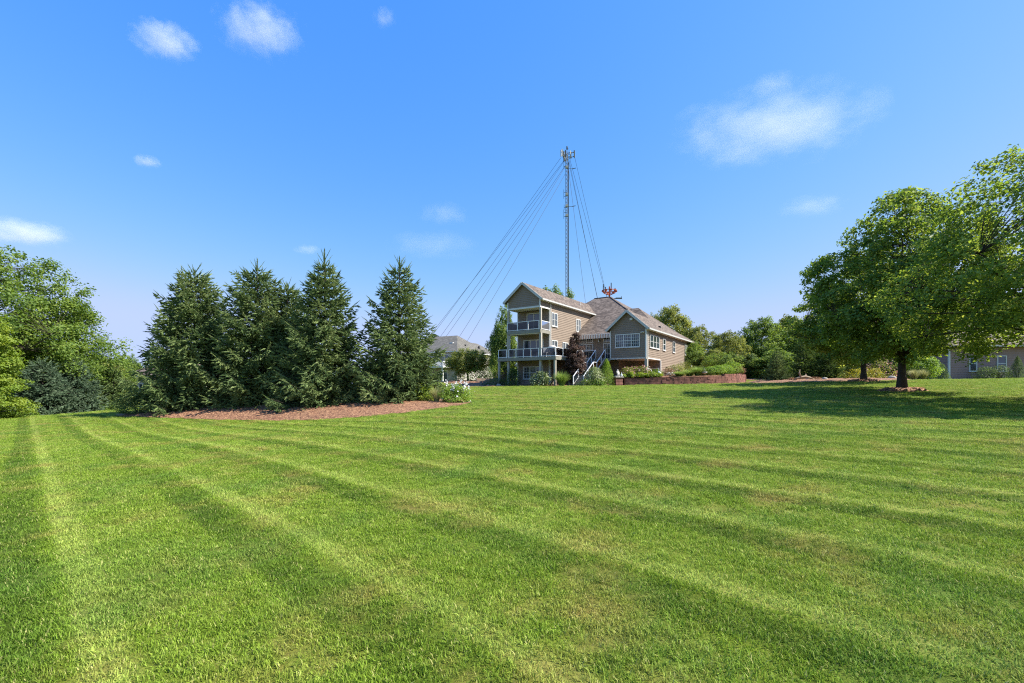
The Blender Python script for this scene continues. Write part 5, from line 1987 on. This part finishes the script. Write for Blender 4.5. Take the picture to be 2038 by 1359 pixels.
hz = np.column_stack([sc_, sc_, (.6 + .4 * sc_ ** .3) * rng.uniform(.75, 1.25, len(P))])
a_.data.foreach_set('vector', hz.astype(np.float32).ravel())
print('grass tufts', len(P))
go = obj('grass', gm)
tag(go, 'short mown grass blades covering the lawn', 'grass', kind='stuff')
ng = bpy.data.node_groups.new('scatter', 'GeometryNodeTree')
ng.interface.new_socket('Geometry', in_out='INPUT', socket_type='NodeSocketGeometry')
ng.interface.new_socket('Geometry', in_out='OUTPUT', socket_type='NodeSocketGeometry')
gi, g_o = ng.nodes.new('NodeGroupInput'), ng.nodes.new('NodeGroupOutput')
ip = ng.nodes.new('GeometryNodeInstanceOnPoints')
ci = ng.nodes.new('GeometryNodeCollectionInfo')
ci.inputs['Collection'].default_value = tc
ci.inputs['Separate Children'].default_value = True
ci.inputs['Reset Children'].default_value = True
ip.inputs['Pick Instance'].default_value = True
nr = ng.nodes.new('GeometryNodeInputNamedAttribute')
nr.data_type = 'FLOAT_VECTOR'
nr.inputs['Name'].default_value = 'rot'
nsn = ng.nodes.new('GeometryNodeInputNamedAttribute')
nsn.data_type = 'FLOAT_VECTOR'
nsn.inputs['Name'].default_value = 'scl'
ng.links.new(gi.outputs[0], ip.inputs['Points'])
ng.links.new(ci.outputs[0], ip.inputs['Instance'])
ng.links.new(nr.outputs[0], ip.inputs['Rotation'])
ng.links.new(nsn.outputs[0], ip.inputs['Scale'])
ng.links.new(ip.outputs[0], g_o.inputs[0])
md = go.modifiers.new('scatter', 'NODES')
md.node_group = ng

# ================================================================== CLOUDS
def cloud_mat(name, k, thr, sc):
    m = bpy.data.materials.new(name)
    m.use_nodes = True
    nt = m.node_tree
    nt.nodes.remove(nt.nodes['Principled BSDF'])
    out = nt.nodes['Material Output']
    tcn = N(nt, 'ShaderNodeTexCoord')
    oi = N(nt, 'ShaderNodeObjectInfo')
    ln = N(nt, 'ShaderNodeVectorMath')
    ln.operation = 'LENGTH'
    nt.links.new(tcn.outputs['Object'], ln.inputs[0])
    ad = N(nt, 'ShaderNodeVectorMath')
    ad.operation = 'MULTIPLY_ADD'
    ad.inputs[1].default_value = (1.6, 1, 1.0)
    nt.links.new(tcn.outputs['Object'], ad.inputs[0])
    cx = N(nt, 'ShaderNodeMath')
    cx.operation = 'MULTIPLY'
    cx.inputs[1].default_value = 50
    nt.links.new(oi.outputs['Random'], cx.inputs[0])
    nt.links.new(cx.outputs[0], ad.inputs[2])
    nz = N(nt, 'ShaderNodeTexNoise')
    nz.inputs['Scale'].default_value = sc
    nz.inputs['Detail'].default_value = 7
    nz.inputs['Roughness'].default_value = .66
    nt.links.new(ad.outputs[0], nz.inputs['Vector'])

    def mth(op, a, b):
        n = N(nt, 'ShaderNodeMath')
        n.operation = op
        for i, v in enumerate((a, b)):
            if isinstance(v, (int, float)):
                n.inputs[i].default_value = v
            else:
                nt.links.new(v, n.inputs[i])
        return n.outputs[0]
    fall = mth('SUBTRACT', 1.0, ln.outputs['Value'])
    sz = N(nt, 'ShaderNodeSeparateXYZ')
    nt.links.new(tcn.outputs['Object'], sz.inputs[0])
    flat = mth('MINIMUM', mth('MAXIMUM', mth('MULTIPLY', mth('ADD', sz.outputs[2], .55), 2.6), 0.0), 1.0)
    d = mth('ADD', mth('MULTIPLY', fall, 1.15), mth('MULTIPLY', mth('SUBTRACT', nz.outputs['Fac'], .5), 2.3))
    d = mth('MAXIMUM', mth('SUBTRACT', d, thr), 0.0)
    d = mth('MULTIPLY', mth('MINIMUM', d, mth('MULTIPLY', mth('MAXIMUM', fall, 0.0), 2.0)), mth('MULTIPLY', flat, k))
    vs = N(nt, 'ShaderNodeVolumePrincipled')
    vs.inputs['Color'].default_value = (.97, .98, 1, 1)
    vs.inputs['Anisotropy'].default_value = .0
    nt.links.new(d, vs.inputs['Density'])
    nt.links.new(vs.outputs[0], out.inputs['Volume'])
    return m


def ico():
    import bmesh
    bm = bmesh.new()
    bmesh.ops.create_icosphere(bm, subdivisions=2, radius=1.0)
    me = bpy.data.meshes.new('cloud')
    bm.to_mesh(me)
    bm.free()
    return me


CY = 2400.0
for px, py, hw, hh, k, thr, sc, lab in (
        (330, 84, 66, 34, 1.0, .22, 1.9, 'small dome shaped white cloud, left of the two high in the upper left sky'),
        (520, 64, 92, 46, 1.0, .28, 2.3, 'ragged white cloud, right of the two high in the upper left sky'),
        (765, 38, 24, 22, .22, .15, 1.6, 'tiny faint wisp of cloud near the top middle of the sky'),
        (1538, 258, 205, 46, 1.25, .25, 2.3, 'long thin white cloud, largest in the right-hand sky'),
        (1537, 170, 52, 17, .25, .15, 1.8, 'faint wisp floating just above the long right-hand cloud'),
        (1618, 412, 66, 20, .25, .15, 1.8, 'faint flat streak of cloud left of the maple tops'),
        (45, 466, 84, 28, 1.1, .15, 1.8, 'flat bottomed bright cloud low over the left-hand trees'),
        (292, 322, 27, 12, .6, .15, 1.6, 'very small cloud alone in the middle of the left sky'),
        (862, 491, 96, 24, .17, .12, 1.8, 'faint flat cloud bank low right of the spruces'),
        (885, 428, 54, 22, .15, .12, 1.8, 'barely visible wisp above the flat cloud bank'),
        (612, 498, 28, 10, .25, .1, 1.6, 'tiny faint wisp just left of the tallest spruce tip')):
    x, y, z = at(px, py, CY)
    s = CY / F
    me = ico()
    me.materials.append(cloud_mat('cloud', k * .0125 * 40 / max(hw, 30), thr, sc))
    o = obj('cloud', me, None, (x, y, z), 0, (hw * s * 1.1, hw * s * .8, hh * s * 1.2))
    tag(o, lab, 'cloud')

# ================================================================== LIGHT, SKY, CAMERA
SUN_EL, SUN_AZ = 46.0, 98.0      # azimuth from +Y towards +X
w = bpy.data.worlds.new('World')
scene.world = w
w.use_nodes = True
nt = w.node_tree
bg = nt.nodes['Background']
sky = nt.nodes.new('ShaderNodeTexSky')
sky.sky_type = 'NISHITA'
sky.sun_disc = False
sky.sun_elevation = R(SUN_EL)
sky.sun_rotation = R(SUN_AZ)
sky.altitude = 200
sky.air_density = 1.0
sky.dust_density = .4
sky.ozone_density = 3.4
# clear deep-blue air: each channel of the sky's light gets its own gain and contrast
sep = nt.nodes.new('ShaderNodeSeparateColor')
cmb = nt.nodes.new('ShaderNodeCombineColor')
nt.links.new(sky.outputs[0], sep.inputs[0])
for ch, (pw, gn, cap) in enumerate(((1.35, .37, 1.62), (.68, .80, 2.02), (.06, 2.75, 9.0))):
    nodes = []
    for op, v in (('POWER', pw), ('MULTIPLY', gn), ('SMOOTH_MIN', cap)):
        a1 = nt.nodes.new('ShaderNodeMath')
        a1.operation = op
        a1.inputs[1].default_value = v
        a1.inputs[2].default_value = .7
        nodes.append(a1)
    nt.links.new(sep.outputs[ch], nodes[0].inputs[0])
    nt.links.new(nodes[0].outputs[0], nodes[1].inputs[0])
    nt.links.new(nodes[1].outputs[0], nodes[2].inputs[0])
    nt.links.new(nodes[2].outputs[0], cmb.inputs[ch])
nt.links.new(cmb.outputs[0], bg.inputs['Color'])
bg.inputs['Strength'].default_value = .14
ld = bpy.data.lights.new('sun', 'SUN')
ld.energy = 4.2
ld.angle = R(.5)
ld.color = (1.0, .955, .88)
lo = bpy.data.objects.new('sun', ld)
COL.objects.link(lo)
to = Vector((math.sin(R(SUN_AZ)) * math.cos(R(SUN_EL)), math.cos(R(SUN_AZ)) * math.cos(R(SUN_EL)), math.sin(R(SUN_EL))))
lo.rotation_euler = to.to_track_quat('Z', 'Y').to_euler()
lo.location = (0, 0, 60)

cd = bpy.data.cameras.new('camera')
cd.sensor_width = 36
cd.lens = F / 2038 * 36
cd.shift_y = (HY - 679.5) / 2038
cd.clip_end = 12000
co = bpy.data.objects.new('camera', cd)
COL.objects.link(co)
co.location = (0, 0, CZ)
co.rotation_euler = (R(90), 0, 0)
scene.camera = co

scene.view_settings.view_transform = 'Standard'
scene.view_settings.look = 'None'
scene.view_settings.exposure = 1.3
scene.view_settings.gamma = 1
scene.render.engine = 'CYCLES'
cy = scene.cycles
cy.max_bounces = 6
cy.diffuse_bounces = 4
cy.glossy_bounces = 3
cy.transmission_bounces = 4
cy.transparent_max_bounces = 12
cy.volume_bounces = 1
cy.volume_step_rate = .5
cy.use_denoising = False
cy.use_adaptive_sampling = False
cy.pixel_filter_type = 'BLACKMAN_HARRIS'
cy.filter_width = 1.15
cy.sample_clamp_indirect = 4
cy.denoiser = 'OPENIMAGEDENOISE'
